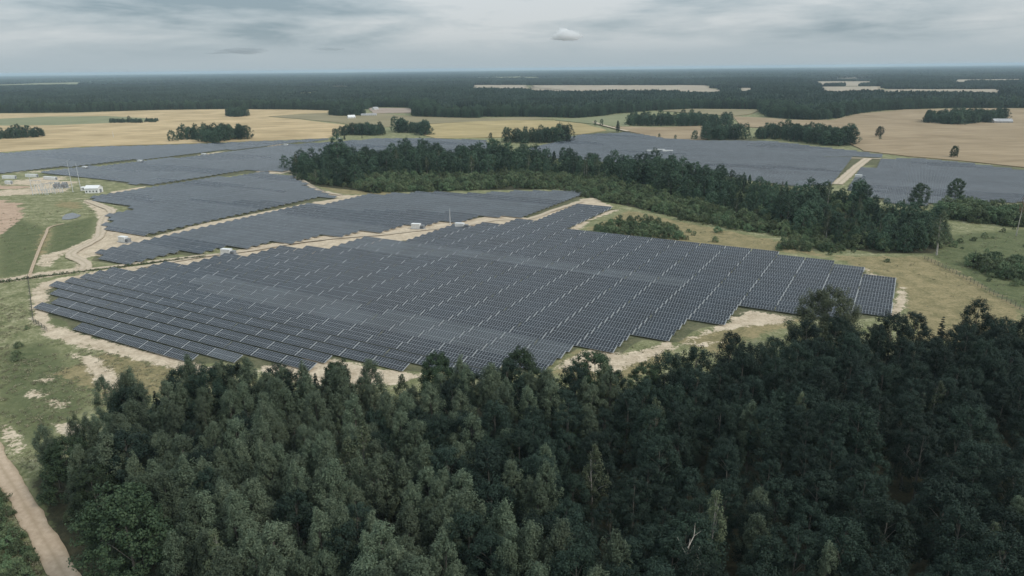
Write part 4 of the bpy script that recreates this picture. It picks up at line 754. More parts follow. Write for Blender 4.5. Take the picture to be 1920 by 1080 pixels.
for t in NEAR:
    bk, u, n, rr, cc, x, y = t
    b = int(bool(sheen_band(np.array([u]), np.array([n]), rr)[0]))
    dt = float(table_tilt(np.array([u]), np.array([n]))[0]) - TILT
    o = empty('solar_table', (x, y, 0), A0)
    ri, ci = lab_row[(rr, cc)]
    tag(o, '%s solar table, %s from the left in the front field\'s %s row' % ('paler grey' if b else 'dark grey', ordw(ci), ordw(ri)), 'solar table', 'solar tables in the front rows')
    # small differences in tilt from table to table
    rot = Matrix.Translation((0, 0, LOW)) @ Matrix.Rotation(dt, 4, 'X') @ Matrix.Translation((0, 0, -LOW))
    if (rr, cc) in PIECES:
        for s0 in (S_LO, S_HI):
            for c in range(NCOL):
                q = obj('solar_panel', ME_MOD[b], o)
                xx = -TLEN / 2 + c * (MW + GAP) + MW / 2
                pt = tilt_pt(np.array([xx]), np.array([s0 + ML / 2]), np.array([0.]))[0]
                q.matrix_local = rot @ Matrix.Translation(pt) @ Matrix.Rotation(TILT, 4, 'X')
    else:
        for s in (0, 1):
            obj('panel_row', ME_ROW[b][s], o).matrix_local = rot
    obj('rail_frame', ME_FRAME, o).matrix_local = rot
    for px in (-5.6, 0, 5.6):
        for s in (0, 1):
            obj('post', ME_POST[s], o, (px, 0, 0))
    if (rr * 7 + cc * 3) % 11:
        obj('end_rail', ME_END, o).matrix_local = rot

def joined(name, tl, detail):
    """all further tables of a block as one mesh"""
    V, F, mi, uv = [], [], [], []
    nv = 0
    def put(v, mm, top=None):
        nonlocal nv
        v = v @ RT.T + off
        V.append(v); F.append(BOXF + nv); nv += 8
        mi.extend([2, mm, 2, 2, 2, 2])
        q = np.full((6, 4, 2), 0.001)
        if top is not None:
            q[1] = TOPUV * top
        uv.append(q.reshape(-1, 2))
    RT = np.array([[U[0], Nn[0], 0], [U[1], Nn[1], 0], [0, 0, 1]])
    r = np.random.default_rng(5)
    for (bk, u, n, rr, cc, x, y) in tl:
        off = np.array([x, y, 0])
        tt = float(table_tilt(np.array([u]), np.array([n]))[0])
        b = int(bool(sheen_band(np.array([u]), np.array([n]), rr, 0.42 if detail else -0.25)[0]))  # more painted sky sheen on the further blocks
        for s0 in (S_LO, S_HI):
            if detail:
                for c in range(NCOL):
                    x0 = -TLEN / 2 + c * (MW + GAP)
                    put(slab(x0, x0 + MW, s0, s0 + ML, -0.02, 0.02, tt), b, np.array([1, 1]))
            else:
                put(slab(-TLEN / 2 - 0.2, TLEN / 2 + 0.14, s0, s0 + ML, -0.02, 0.02, tt), b, np.array([NCOL, 1]))
        if r.random() < (0.6 if detail else 0.0):
            put(slab(TLEN / 2 + 0.08, TLEN / 2 + (0.36 if detail else 0.22), 0, 2 * ML, -0.03, 0.025, tt), 3)
        for px in (-5.6, 0, 5.6):
            put(box(px - 0.05, px + 0.05, 0.8, 0.9, -0.5, 0.95), 2)
            put(box(px - 0.05, px + 0.05, 3.05, 3.15, -0.5, 1.65), 2)
    me = mesh(name, np.concatenate(V), np.concatenate(F), [M['cell'], M['cell_sheen'], M['galv'], M['rail']], mi, uv=np.concatenate(uv))
    return obj(name, me)
restA = [t for t in tabs if t[0] == 'A' and (t[3], t[4]) not in near_ids]
tag(joined('solar_field', restA, True), 'rear rows of the large solar field in front of the sandy service road', 'solar tables', kind='stuff')
BL = {'B': 'long solar field just beyond the sandy service road', 'C': 'solar field beside the pond and the bare sand bay', 'D': 'grey solar field left of and behind the tree belt', 'E': 'farthest left solar field along the gold wheat', 'F': 'far solar field beyond the tree belt below the lake row of trees', 'G': 'solar field at the right edge beside the tawny wheat'}
for bk, lb in BL.items():
    tl = [t for t in tabs if t[0] == bk]
    if tl:
        tag(joined('solar_field', tl, False), lb, 'solar tables', kind='stuff')

# ------------------------------------------------------------------ trees
def leaf_cards(cen, nrm, size, asp, r):
    """rhombic leaf sprays: cen (n,3), nrm (n,3) -> V, F"""
    n = len(cen)
    nrm = nrm / (np.linalg.norm(nrm, axis=1)[:, None] + 1e-9)
    a = r.normal(size=(n, 3))
    e1 = np.cross(nrm, a); e1 /= np.linalg.norm(e1, axis=1)[:, None] + 1e-9
    e2 = np.cross(nrm, e1)
    s = (size * r.uniform(0.65, 1.35, n))[:, None]
    V = np.stack([cen + e1 * s, cen + e2 * s * asp, cen - e1 * s, cen - e2 * s * asp + nrm * s * 0.25], 1).reshape(-1, 3)
    return V, np.arange(4 * n).reshape(n, 4)

PROFILE = {
 'aspen': lambda t: np.clip(1 - np.clip(t, 0, 1) ** 1.7, 0.02, 1) ** 0.72 * np.minimum(1, 0.6 + 1.4 * t),
 'alder': lambda t: np.sqrt(np.clip(1 - (np.clip(t, 0, 1) * 1.25 - 0.42) ** 2 / 0.72, 0.02, 1)),
 'oak': lambda t: np.sqrt(np.clip(1 - (np.clip(t, 0, 1) * 1.15 - 0.38) ** 2 / 0.62, 0.02, 1)),
 'birch': lambda t: np.clip(np.sin(PI * np.clip(t, 0, 1) ** 0.7) ** 0.8, 0.1, 1),
 'bush': lambda t: np.sqrt(np.clip(1 - np.clip(t, 0, 1) ** 2, 0.03, 1)),
}
def make_tree(kind, seed, H, Rr, base, nclump, nleaf, lsize, rc, vert=1.2, prof=None, lean=0.0):
    """returns crown (V,F) and a trunk MB"""
    r = np.random.default_rng(seed)
    prof = PROFILE[prof or kind]
    hc = H * (1 - base)
    # lopsided envelope: a few big lobes push the outline in and out
    ph = r.uniform(0, 2 * PI, 4); am = r.uniform(0.08, 0.2, 4)
    k = np.arange(nclump)
    t = (k + r.random(nclump)) / nclump
    t = t ** 0.85
    az = k * 2.39996 + r.normal(0, 0.5, nclump)
    lob = 1 + sum(am[q] * np.sin((q + 1) * az + ph[q] + 3 * t) for q in range(4))
    rad = Rr * prof(t) * lob * np.sqrt(r.uniform(0.42, 1.0, nclump))
    cen = np.stack([rad * np.cos(az), rad * np.sin(az), H * base + hc * t * 0.97], 1)
    cen[:, 2] += r.normal(0, 0.03 * hc, nclump)
    cen[:, 0] += lean * (cen[:, 2] / H) ** 2 * H
    csz = rc * r.uniform(0.65, 1.35, nclump) * (1 - 0.35 * t)
    Vs, Ns = [], []
    for c in range(nclump):
        m = int(nleaf * (csz[c] / rc) ** 1.6) + 4
        d = r.normal(size=(m, 3)); d /= np.linalg.norm(d, axis=1)[:, None]
        q = d * (r.random(m) ** 0.36)[:, None] * csz[c] * np.array([1, 1, vert])
        # tufts lean outward
        out = np.array([math.cos(az[c]), math.sin(az[c]), 0.0]) * 0.25 * csz[c]
        q = q + out * (q[:, 2:3] / csz[c])
        Vs.append(cen[c] + q)
        Ns.append(d * 0.8 + np.array([0, 0, 0.65]) + 0.35 * np.array([math.cos(az[c]), math.sin(az[c]), 0]) + r.normal(0, 0.32, (m, 3)))
    V, F = leaf_cards(np.concatenate(Vs), np.concatenate(Ns), lsize, 0.62, r)
    # trunk with limbs running to the larger clumps
    b = MB()
    tr = 0.011 * H + 0.05
    bend = r.normal(0, 0.012 * H, (5, 2)); bend[0] = 0
    hs = np.array([-0.4, 0.25 * H, 0.5 * H, 0.72 * H, 0.93 * H])
    pts = np.column_stack([np.cumsum(bend, 0) * 0.6, hs])
    pts[:, 0] += lean * (hs / H).clip(0) ** 2 * H
    b.tube(pts, tr * np.array([1.25, 0.85, 0.6, 0.38, 0.12]), 6)
    for c in r.permutation(nclump)[:min(nclump, 12)]:
        z0 = max(H * base * 0.7, cen[c, 2] - 0.18 * H)
        f = np.clip(z0 / (0.93 * H), 0, 1)
        p0 = np.array([np.interp(z0, hs, pts[:, 0]), np.interp(z0, hs, pts[:, 1]), z0])
        mid = 0.5 * (p0 + cen[c]) + np.array([0, 0, 0.04 * H * r.random()])
        b.tube([p0, mid, cen[c]], [tr * 0.35 * (1 - 0.6 * f), tr * 0.22 * (1 - 0.6 * f), 0.015], 4)
    return (V, F), b

def make_conifer(seed, H, Rr):
    r = np.random.default_rng(seed)
    cs, ns = [], []
    z = 0.10 * H
    while z < H * 0.985:
        t = z / H
        L = Rr * (1 - t) ** 0.85 * r.uniform(0.8, 1.15) + 0.15
        nb = 9 if t < 0.7 else 6
        for q in range(nb):
            a = r.uniform(0, 2 * PI)
            l = L * r.uniform(0.75, 1.1)
            m = int(10 + 16 * l)
            f = r.random(m) ** 0.7
            w = 0.25 * l * (1 - 0.5 * f)
            side = r.normal(0, 1, m) * w * 0.6
            x = f * l * math.cos(a) - side * math.sin(a)
            y = f * l * math.sin(a) + side * math.cos(a)
            zz = z - 0.28 * l * f + 0.16 * l * f ** 3 + r.normal(0, 0.06, m) - 0.12 * np.abs(side)
            cs.append(np.stack([x, y, zz], 1))
            ns.append(np.stack([0.3 * math.cos(a) + r.normal(0, .3, m), 0.3 * math.sin(a) + r.normal(0, .3, m), 0.9 + 0 * f], 1))
        z += 0.042 * H * r.uniform(0.75, 1.2)
    V, F = leaf_cards(np.concatenate(cs), np.concatenate(ns), 0.24, 0.5, r)
    b = MB()
    b.tube([[0, 0, -0.4], [0, 0, 0.5 * H], [0, 0, 0.98 * H]], [0.012 * H + .06, 0.008 * H, 0.02], 6)
    return (V, F), b

PROTO = {}      # kind -> list of dict(crown, trunk, both, H)
def proto(kind, leafmat, barkmat, made, H):
    (V, F), b = made
    cm = mesh(kind + '_crown', V, F, leafmat)
    tm = b.mesh(kind + '_trunk', barkmat, True)
    tv = np.concatenate(b.V); tf = np.concatenate(b.Q)
    both = lambda: mesh(kind + '_tree', np.concatenate([V, tv]), [F, tf + len(V)], [leafmat, barkmat], [0] * len(F) + [1] * len(tf))
    PROTO.setdefault(kind, []).append(dict(crown=cm, trunk=tm, both=both, H=H))
for s in range(7):
    H = [20, 21.5, 18.5, 22.5, 19.5, 21, 17.5][s]
    proto('aspen', M['aspen'], M['bark'], make_tree('aspen', 100 + s, H, 3.1 + 0.2 * (s % 4), 0.36, 74, 170, 0.150, 1.0, 1.6, lean=0.01 * (s - 3)), H)
for s in range(7):
    H = [19, 20.5, 17.5, 22, 18.5, 20, 16.5][s]
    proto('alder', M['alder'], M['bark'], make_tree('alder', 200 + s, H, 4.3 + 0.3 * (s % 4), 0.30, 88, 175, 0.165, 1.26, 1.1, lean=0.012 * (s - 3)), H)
for s in range(4):
    H = [18, 17, 19.5, 16][s]
    proto('oak', M['oak'], M['bark'], make_tree('oak', 300 + s, H, 5.4 + 0.3 * s, 0.14, 160, 150, 0.185, 1.22, 0.9), H)
for s in range(3):
    H = [20, 22, 18][s]
    proto('birch', M['birch'], M['birchbark'], make_tree('birch', 400 + s, H, 2.3 + 0.2 * s, 0.30, 80, 44, 0.18, 0.75, 1.5, lean=0.02 * (s - 1)), H)
for s in range(3):
    H = [17, 20, 14][s]
    proto('conifer', M['conifer'], M['bark'], make_conifer(500 + s, H, 2.6 + 0.3 * s), H)
for s in range(2):
    H = [21, 18][s]
    proto('willow', M['willow'], M['bark'], make_tree('willow', 600 + s, H, 8.2, 0.06, 230, 170, 0.21, 1.45, 1.5, prof='oak'), H)
for s in range(5):
    H = [4.2, 3.4, 5.0, 3.0, 4.6][s]
    proto('bush', M['shrub'], M['bark'], make_tree('bush', 700 + s, H, 2.3 + 0.3 * (s % 3), 0.04, 34, 60, 0.17, 0.75, 0.95), H)
for s in range(4):
    H = [22, 20, 24, 18][s]
    proto('grove', M['grove'], M['bark'], make_tree('oak', 800 + s, H, 6.0 + 0.4 * s, 0.05, 95, 46, 0.40, 1.75, 1.05), H)
for s in range(2):
    proto('poplar', M['grove'], M['bark'], make_tree('aspen', 850 + s, 19, 3.4, 0.08, 80, 40, 0.36, 1.0, 1.5), 19)

STUFF_COL = {}
def proto_collection(kind):
    if kind not in STUFF_COL:
        c = bpy.data.collections.new('proto_' + kind)
        for k, p in enumerate(PROTO[kind]):
            o = bpy.data.objects.new('%s_proto_%02d' % (kind, k), p['both']())
            c.objects.link(o)
        STUFF_COL[kind] = c
    return STUFF_COL[kind]

def scatter(name, pts, col, nvar, label, cat, seed=0, smin=0.85, smax=1.15, scales=None, top=True):
    """one stuff object: prototypes instanced on points"""
    n = len(pts)
    me = bpy.data.meshes.new(name)
    me.vertices.add(n)
    me.vertices.foreach_set('co', np.asarray(pts, np.float32).ravel())
    r = np.random.default_rng(seed)
    for nm, tp, val in (('idx', 'INT', r.integers(0, nvar, n).astype(np.int32)), ('rot', 'FLOAT', r.uniform(0, 2 * PI, n).astype(np.float32)),
                        ('scl', 'FLOAT', (scales if scales is not None else r.uniform(smin, smax, n)).astype(np.float32))):
        me.attributes.new(nm, tp, 'POINT').data.foreach_set('value', val)
    o = obj(name, me)
    ng = bpy.data.node_groups.new(name + '_nodes', 'GeometryNodeTree')
    ng.interface.new_socket('Geometry', in_out='INPUT', socket_type='NodeSocketGeometry')
    ng.interface.new_socket('Geometry', in_out='OUTPUT', socket_type='NodeSocketGeometry')
    N = ng.nodes
    gi, go = N.new('NodeGroupInput'), N.new('NodeGroupOutput')
    ci = N.new('GeometryNodeCollectionInfo')
    ci.inputs['Collection'].default_value = col
    ci.inputs['Separate Children'].default_value = True
    ci.inputs['Reset Children'].default_value = True
    ip = N.new('GeometryNodeInstanceOnPoints')
    ip.inputs['Pick Instance'].default_value = True
    def attr(nm, tp):
        a = N.new('GeometryNodeInputNamedAttribute')
        a.data_type = tp
        a.inputs['Name'].default_value = nm
        return a.outputs['Attribute']
    ng.links.new(gi.outputs[0], ip.inputs['Points'])
    ng.links.new(ci.outputs[0], ip.inputs['Instance'])
    ng.links.new(attr('idx', 'INT'), ip.inputs['Instance Index'])
    cx = N.new('ShaderNodeCombineXYZ')
    ng.links.new(attr('rot', 'FLOAT'), cx.inputs['Z'])
    ng.links.new(cx.outputs[0], ip.inputs['Rotation'])
    ng.links.new(attr('scl', 'FLOAT'), ip.inputs['Scale'])
    ng.links.new(ip.outputs[0], go.inputs[0])
    md = o.modifiers.new('scatter', 'NODES')
    md.node_group = ng
    return tag(o, label, cat, kind='stuff')

TREE_NAME = {'aspen': 'aspen_tree', 'alder': 'alder_tree', 'oak': 'oak_tree', 'birch': 'birch_tree', 'conifer': 'spruce_tree', 'willow': 'willow_tree', 'bush': 'bush', 'grove': 'broadleaf_tree', 'poplar': 'poplar_tree'}
def tree(kind, x, y, h, label, cat='tree', group=None, var=None, wide=1.0):
    ps = PROTO[kind]
    p = ps[random.randrange(len(ps)) if var is None else var % len(ps)]
    s = h / p['H']
    o = empty(TREE_NAME[kind], (x, y, 0), random.uniform(0, 2 * PI))
    o.scale = (s * wide, s * wide, s)
    obj('trunk', p['trunk'], o)
    obj('crown', p['crown'], o)
    return tag(o, label, cat, group)

def poisson(poly, spacing, seed, rmin=None, jitter=0.42):
    pa = np.asarray(poly)
    r = np.random.default_rng(seed)
    x = np.arange(pa[:, 0].min(), pa[:, 0].max() + spacing, spacing)
    y = np.arange(pa[:, 1].min(), pa[:, 1].max() + spacing, spacing * 0.87)
    XX, YY = np.meshgrid(x, y)
    XX = XX + (np.arange(len(y)) % 2)[:, None] * spacing * 0.5
    Q = np.stack([XX.ravel(), YY.ravel()], 1) + r.uniform(-jitter, jitter, (XX.size, 2)) * spacing
    return Q[inside(Q, poly)]

# --- near forest
edge_sp = [(x, y, h, s) for x, y, h, s in LAY['edge_trees']]
cand = poisson(LAY['front'], 5.5, 21)
road_line = np.array(LAY['roads']['dirt_road'][0])
def line_dist(Q, line):
    d = np.full(len(Q), 1e9)
    for a, b in zip(line[:-1], line[1:]):
        ab = b - a
        t = np.clip(((Q - a) @ ab) / (ab @ ab), 0, 1)
        d = np.minimum(d, np.hypot(*(Q - a - t[:, None] * ab).T))
    return d
cand = cand[line_dist(cand, road_line) > 6.6]
front = []
big = [(x, y, {'oak': 5.2, 'willow': 7.0}.get(s, 2.6)) for x, y, h, s in edge_sp]
r = np.random.default_rng(33)
dens = vnoise(cand[:, 0] / 16, cand[:, 1] / 16, 41)
kindn = vnoise(cand[:, 0] / 24 + 9, cand[:, 1] / 24 + 4, 42)
taken = []
for k, (x, y) in enumerate(cand):
    if any((x - bx) ** 2 + (y - by) ** 2 < br * br for bx, by, br in big):
        continue
    fx = x / max(y, 60)                                    # darker, rounder species towards the right, also standing in for shade there
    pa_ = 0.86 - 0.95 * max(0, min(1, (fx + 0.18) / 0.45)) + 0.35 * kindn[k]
    if y > 175: pa_ -= 0.25
    q = r.random()
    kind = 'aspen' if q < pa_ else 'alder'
    if r.random() < 0.025: kind = 'birch'
    elif r.random() < 0.02: kind = 'conifer'
    if kind == 'alder' and any((x - a) ** 2 + (y - b) ** 2 < 6.3 ** 2 for a, b in taken[-60:]):
        continue
    if dens[k] < -0.62 and r.random() < 0.8:
        continue
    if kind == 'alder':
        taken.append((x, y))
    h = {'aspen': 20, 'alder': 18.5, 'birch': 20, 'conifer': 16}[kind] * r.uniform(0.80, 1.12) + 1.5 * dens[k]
    if line_dist(np.array([[x, y]]), road_line)[0] < 15: h *= 0.42 + 0.03 * line_dist(np.array([[x, y]]), road_line)[0]
    front.append([x, y, h, kind])
for x, y, h, s in edge_sp:
    front.append([x, y, h, s])
def in_frame(t):
    X, Yv, D_ = proj(t[0], t[1], t[2] * 0.8)
    return D_ > 0 and abs(X) < 0.79 and Yv > -0.47
vis = [t for t in front if in_frame(t)]
spec_n = {}
single, mass = [], []
edge_set = {(x, y) for x, y, h, s in edge_sp}
for t in sorted(vis, key=lambda t: ((t[0], t[1]) not in edge_set, t[0] ** 2 + t[1] ** 2 + (97 - t[2]) ** 2)):
    spec_n[t[3]] = spec_n.get(t[3], 0) + 1
    (single if spec_n[t[3]] <= 290 else mass).append(t)
mass += [t for t in front if not in_frame(t)]
DESC = {'aspen': 'grey-green aspen', 'alder': 'dark rounded alder', 'oak': 'broad dark green oak', 'birch': 'yellowish slim birch', 'conifer': 'dark pointed spruce', 'willow': 'large domed olive-green willow'}
def line_no(t):
    return int((t[1] - 70) / 13) + 1
lines = {}
for t in single:
    lines.setdefault((t[3], line_no(t)), []).append(t)
for (kd, ln), ts in lines.items():
    for k, t in enumerate(sorted(ts, key=lambda t: t[0] / t[1])):
        if kd == 'willow':
            lab = 'large domed olive-green willow at the forest edge below the front field'
        else:
            lab = '%s, %s of these from the left in the near forest\'s %s line' % (DESC[kd], ordw(k + 1), ordw(ln))
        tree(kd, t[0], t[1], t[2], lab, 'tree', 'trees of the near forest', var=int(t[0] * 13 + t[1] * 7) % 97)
byk = {}
for t in mass:
    byk.setdefault(t[3], []).append(t)
for kd, ts in byk.items():
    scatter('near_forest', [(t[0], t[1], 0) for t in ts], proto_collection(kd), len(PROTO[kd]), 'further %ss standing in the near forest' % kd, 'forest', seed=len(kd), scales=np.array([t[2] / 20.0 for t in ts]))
# low growth under and before the near forest
und = poisson(LAY['front'], 6.0, 77)
und = und[sdist(und, LAY['front']) < 9.0]
und = und[line_dist(und, road_line) > 4.5]
scatter('undergrowth', [(x, y, 0) for x, y in und], proto_collection('bush'), 5, 'leafy undergrowth between the trunks of the near forest', 'undergrowth', 5, 0.5, 0.9)

# --- tree belt in the middle distance
bt = poisson(LAY['belt_tall'], 9.0, 51)
r = np.random.default_rng(52)
bn = vnoise(bt[:, 0] / 45, bt[:, 1] / 45, 53)
belt = []
for k, (x, y) in enumerate(bt):
    q = r.random() + 0.5 * bn[k]
    kd = 'grove' if q > 0.0 else 'poplar'
    if r.random() < 0.07: kd = 'birch'
    if r.random() < 0.06: kd = 'conifer'
    h = 15.5 + 5.5 * bn[k] + r.normal(0, 3.6)
    right = (x - (-60)) / 300.0
    h *= 1.08 - 0.25 * max(0, min(1, right)) if y > 470 else 0.80
    if r.random() < 0.35: h *= 0.6
    belt.append([x, y, max(6, h), kd])
belt.sort(key=lambda t: t[0] ** 2 + t[1] ** 2)
fr_ = [t for t in belt if in_frame(t)]
spec_n = {}
s2, m2 = [], []
for t in fr_:
    spec_n[t[3]] = spec_n.get(t[3], 0) + 1
    (s2 if spec_n[t[3]] <= (130 if t[3] == 'grove' else 40) else m2).append(t)
D2 = {'grove': 'dense green broadleaf', 'poplar': 'upright green poplar', 'birch': 'pale slim birch', 'conifer': 'dark spruce'}
for kd in D2:
    ts = sorted([t for t in s2 if t[3] == kd], key=lambda t: -t[0] / t[1])
    for k, t in enumerate(ts):
        tree(kd, t[0], t[1], t[2], '%s in the middle tree belt, %s of these from its right end' % (D2[kd], ordw(k + 1)), 'tree', 'trees of the middle belt', var=k)
byk = {}
for t in m2:
    byk.setdefault(t[3], []).append(t)
for kd, ts in byk.items():
    scatter('tree_belt', [(t[0], t[1], 0) for t in ts], proto_collection(kd), len(PROTO[kd]), 'rear %s trees of the middle tree belt' % D2[kd], 'tree belt', seed=3 + len(kd), scales=np.array([t[2] / 20.0 for t in ts]))
sh = np.concatenate([poisson(LAY['belt_shrub'], 4.6, 61), poisson(LAY['belt_tall'], 6.5, 62)])
r = np.random.default_rng(63)
scatter('shrubbery', [(x, y, 0) for x, y in sh], proto_collection('bush'), 5, 'low willow scrub along the front of the middle tree belt', 'shrubs', 8, scales=1.0 + 0.7 * vnoise(sh[:, 0] / 22, sh[:, 1] / 22, 64) + r.uniform(-0.3, 0.6, len(sh)))
BG = [('in the round thicket by the panels', 5.2, 0.95), ('in the thicket below the tree belt', 5.0, 0.85), ('in the right meadow\'s scrub', 4.6, 1.15), ('in the scrub below the right solar field', 5.0, 1.9), ('in the scrub left of the dirt road', 2.7, 0.62)]
for k, (poly, (wh, sp, sc_)) in enumerate(zip(LAY['bush_groups'], BG)):
    q = poisson(poly, sp, 70 + k)
    q = q[line_dist(q, road_line) > 3.6]
    r = np.random.default_rng(80 + k)
    q = q[np.argsort(q[:, 0] / q[:, 1])]
    if len(q) > 60:
        far = np.hypot(q[:, 0], q[:, 1]) > np.sort(np.hypot(q[:, 0], q[:, 1]))[59]
        scatter('shrubbery', [(x, y, 0) for x, y in q[far]], proto_collection('bush'), 5, 'further bushes ' + wh, 'shrubs', k, 0.7 * sc_, 1.3 * sc_)
        q = q[~far]
    for m_, (x, y) in enumerate(q):
        h = 4.2 * sc_ * r.uniform(0.6, 1.35)
        tree('bush', x, y, h, 'leafy green bush %s, %s from the left' % (wh, ordw(m_ + 1)), 'bush', 'bushes ' + wh, var=m_, wide=1.05)

# loose bushes spilling into the meadows
lb_pts = np.concatenate([poisson(p_, 17.0, 95 + k_, jitter=0.8) for k_, p_ in enumerate(LAY['loose'])])
lb_pts = lb_pts[np.argsort(lb_pts[:, 0] / lb_pts[:, 1])]
for k_, (x, y) in enumerate(lb_pts):
    tree('bush', x, y, random.uniform(1.2, 3.6), 'small loose bush on the open meadow, %s such bush from the left' % ordw(k_ + 1), 'bush', 'loose meadow bushes', var=k_, wide=1.1)

# rank verge growing along the straight access track
vl = np.array(LAY['roads']['access_track'][0])
vp = []
r = np.random.default_rng(91)
for a, b in zip(vl[:-1], vl[1:]):
    d = b - a
    L_ = np.linalg.norm(d)
    nn = np.array([d[1], -d[0]]) / L_
    for q in np.arange(0, L_, 0.9):
        vp.append(a + d * q / L_ + nn * (3.4 + r.normal(0, 0.45)))
scatter('verge', [(x, y, 0) for x, y in vp], proto_collection('bush'), 5, 'rank green verge along the straight access track', 'grass', 6, 0.16, 0.34)

# --- copses and single trees among the far fields
for gname, (poly, sp, h0, h1) in LAY['groves'].items():
    q = poisson(poly, sp, abs(hash(gname)) % 1000 if False else sum(map(ord, gname)), jitter=0.48)
    if len(q) == 0:
        q = np.array([np.mean(poly, 0)])
    r = np.random.default_rng(sum(map(ord, gname)) + 1)
    if len(q) > 22:
        dq = np.hypot(q[:, 0], q[:, 1])
        far = dq > np.sort(dq)[21]
        scatter('copse', [(x, y, 0) for x, y in q[far]], proto_collection('grove'), 4, 'rear trees of the %s copse' % gname, 'copse', len(gname), 0.5 * (h0 + h1) / 21 * 0.6, 0.5 * (h0 + h1) / 21 * 1.12)
        q = q[~far]
    q = q[np.argsort(q[:, 0] / q[:, 1])]
    place = {'gold field': 'the big gold-wheat copse', 'left verge': 'the copse at the left photo edge', 'small dark copse': 'the small far wheat-edge copse', 'house': 'the copse with two spruces', 'roadside': 'the tall roadside copse', 'mid field': 'the copse below the yellow wheat',
             'long copse': 'the long flat-topped copse', 'lake row': 'the square copse', 'lake bank': 'the tawny wheat\'s long copse', 'barn': 'the grey barn\'s copse', 'farm': 'the white-roofed barn\'s copse'}[gname]
    for k, (x, y) in enumerate(q):
        f = k / max(1, len(q) - 1)
        h = h0 + (h1 - h0) * (0.5 + 0.5 * math.sin(f * 5.3 + len(gname))) * r.uniform(0.45, 1.15)
        tree('grove', x, y, h, 'dark green tree in %s, %s from the left' % (place, ordw(k + 1)), 'tree', 'trees of ' + place, var=k + len(gname), wide=1.15)
SL = ['lone tree rising from the hedge in the wheat', 'lone round tree in the tawny wheat beside the right solar field', 'lone bushy tree standing in the middle of the tawny wheat', 'small dark spruce in the tawny wheat beside the lone tree', 'slim upright tree where the pale lane meets the solar field',
      'round tree beside the pale lane in the green meadow', 'smaller tree left of the pale lane', 'small round tree beside the yellow wheat', 'round tree at the left end of the square copse', 'middle one of the small round trees on the wheat edge', 'small bush-like tree on the wheat edge', 'little spruce below the house copse, left one', 'little spruce below the house copse, right one',
      'round oak standing free before the right solar field', 'oak standing above the far scrub at the right', 'single tree at the left tip of the middle tree belt', 'tall birch with a white trunk at the right end of the tree belt', '', 'small dark spruce in the right meadow', 'low tree beside the lone wheat tree']
for (x, y, h, s), lb in zip(LAY['singles'], SL):
    if s == 'stem':
        continue
    kd = {'broad': 'grove', 'oak': 'oak', 'conifer': 'conifer', 'poplar': 'poplar', 'birch': 'birch'}[s]
    tree(kd, x, y, h, lb, 'tree', None, var=1 if s == 'birch' else int(x) % 5, wide=1.5 if s == 'birch' else 1.1)
# bare pale stem with a rusty brush of twigs on top
x, y, h, s = LAY['singles'][17]
o = empty('dead_birch_tree', (x, y, 0))
MB().tube([[0, 0, -0.4], [0.1, 0, 8], [0.3, 0, 15], [0.4, 0, 20]], [0.30, 0.26, 0.2, 0.08], 7).obj('trunk', M['birchbark'], o)
V, F = make_tree('birch', 901, 24, 1.6, 0.62, 26, 26, 0.2, 0.6, 1.5)[0]
M['rust'] = foliage('withered leaves', (0.13, 0.085, 0.045), (0.22, 0.14, 0.08))
obj('crown', mesh('crown', V, F, M['rust']), o, (0.4, 0, 0))
tag(o, 'tall bare white birch stem with withered brown top at the right edge', 'tree')
# a dead bleached tree among the near forest
o = empty('dead_tree', (29.5, 99.0, 0), 0.4)
b = MB()
b.tube([[0, 0, -0.4], [0.2, 0.1, 9], [0.1, 0.3, 16], [0.5, 0.3, 20.5]], [0.3, 0.24, 0.17, 0.04], 7)
b.obj('trunk', M['deadwood'], o)
r = np.random.default_rng(17)
for k in range(9):
    z = 12 + k * 0.85
    a = k * 2.4
    l = r.uniform(1.6, 3.2)
    p0 = np.array([0.15, 0.25, z])
    p1 = p0 + np.array([math.cos(a) * l * 0.6, math.sin(a) * l * 0.6, l * 0.55])
    p2 = p1 + np.array([math.cos(a + .5) * l * 0.35, math.sin(a + .5) * l * 0.35, l * 0.7])
    p3 = p1 + np.array([math.cos(a - .7) * l * 0.45, math.sin(a - .7) * l * 0.45, l * 0.35])
    MB().tube([p0, p1, p2], [0.10, 0.065, 0.02], 5).tube([p1, p3], [0.05, 0.015], 4).obj('branch', M['deadwood'], o)
tag(o, 'dead bleached tree with bare forked branches amid the near forest', 'tree')
for k, poly in enumerate(LAY['hedges']):
    q = poisson(poly, 7.0, 90 + k)
    if len(q) == 0: continue
    scatter('hedge', [(x, y, 0) for x, y in q], proto_collection('grove'), 4, 'low dark hedge lying in the wheat, %s part' % ['longer left', 'shorter right'][k], 'hedge', 4 + k, 0.27, 0.36)

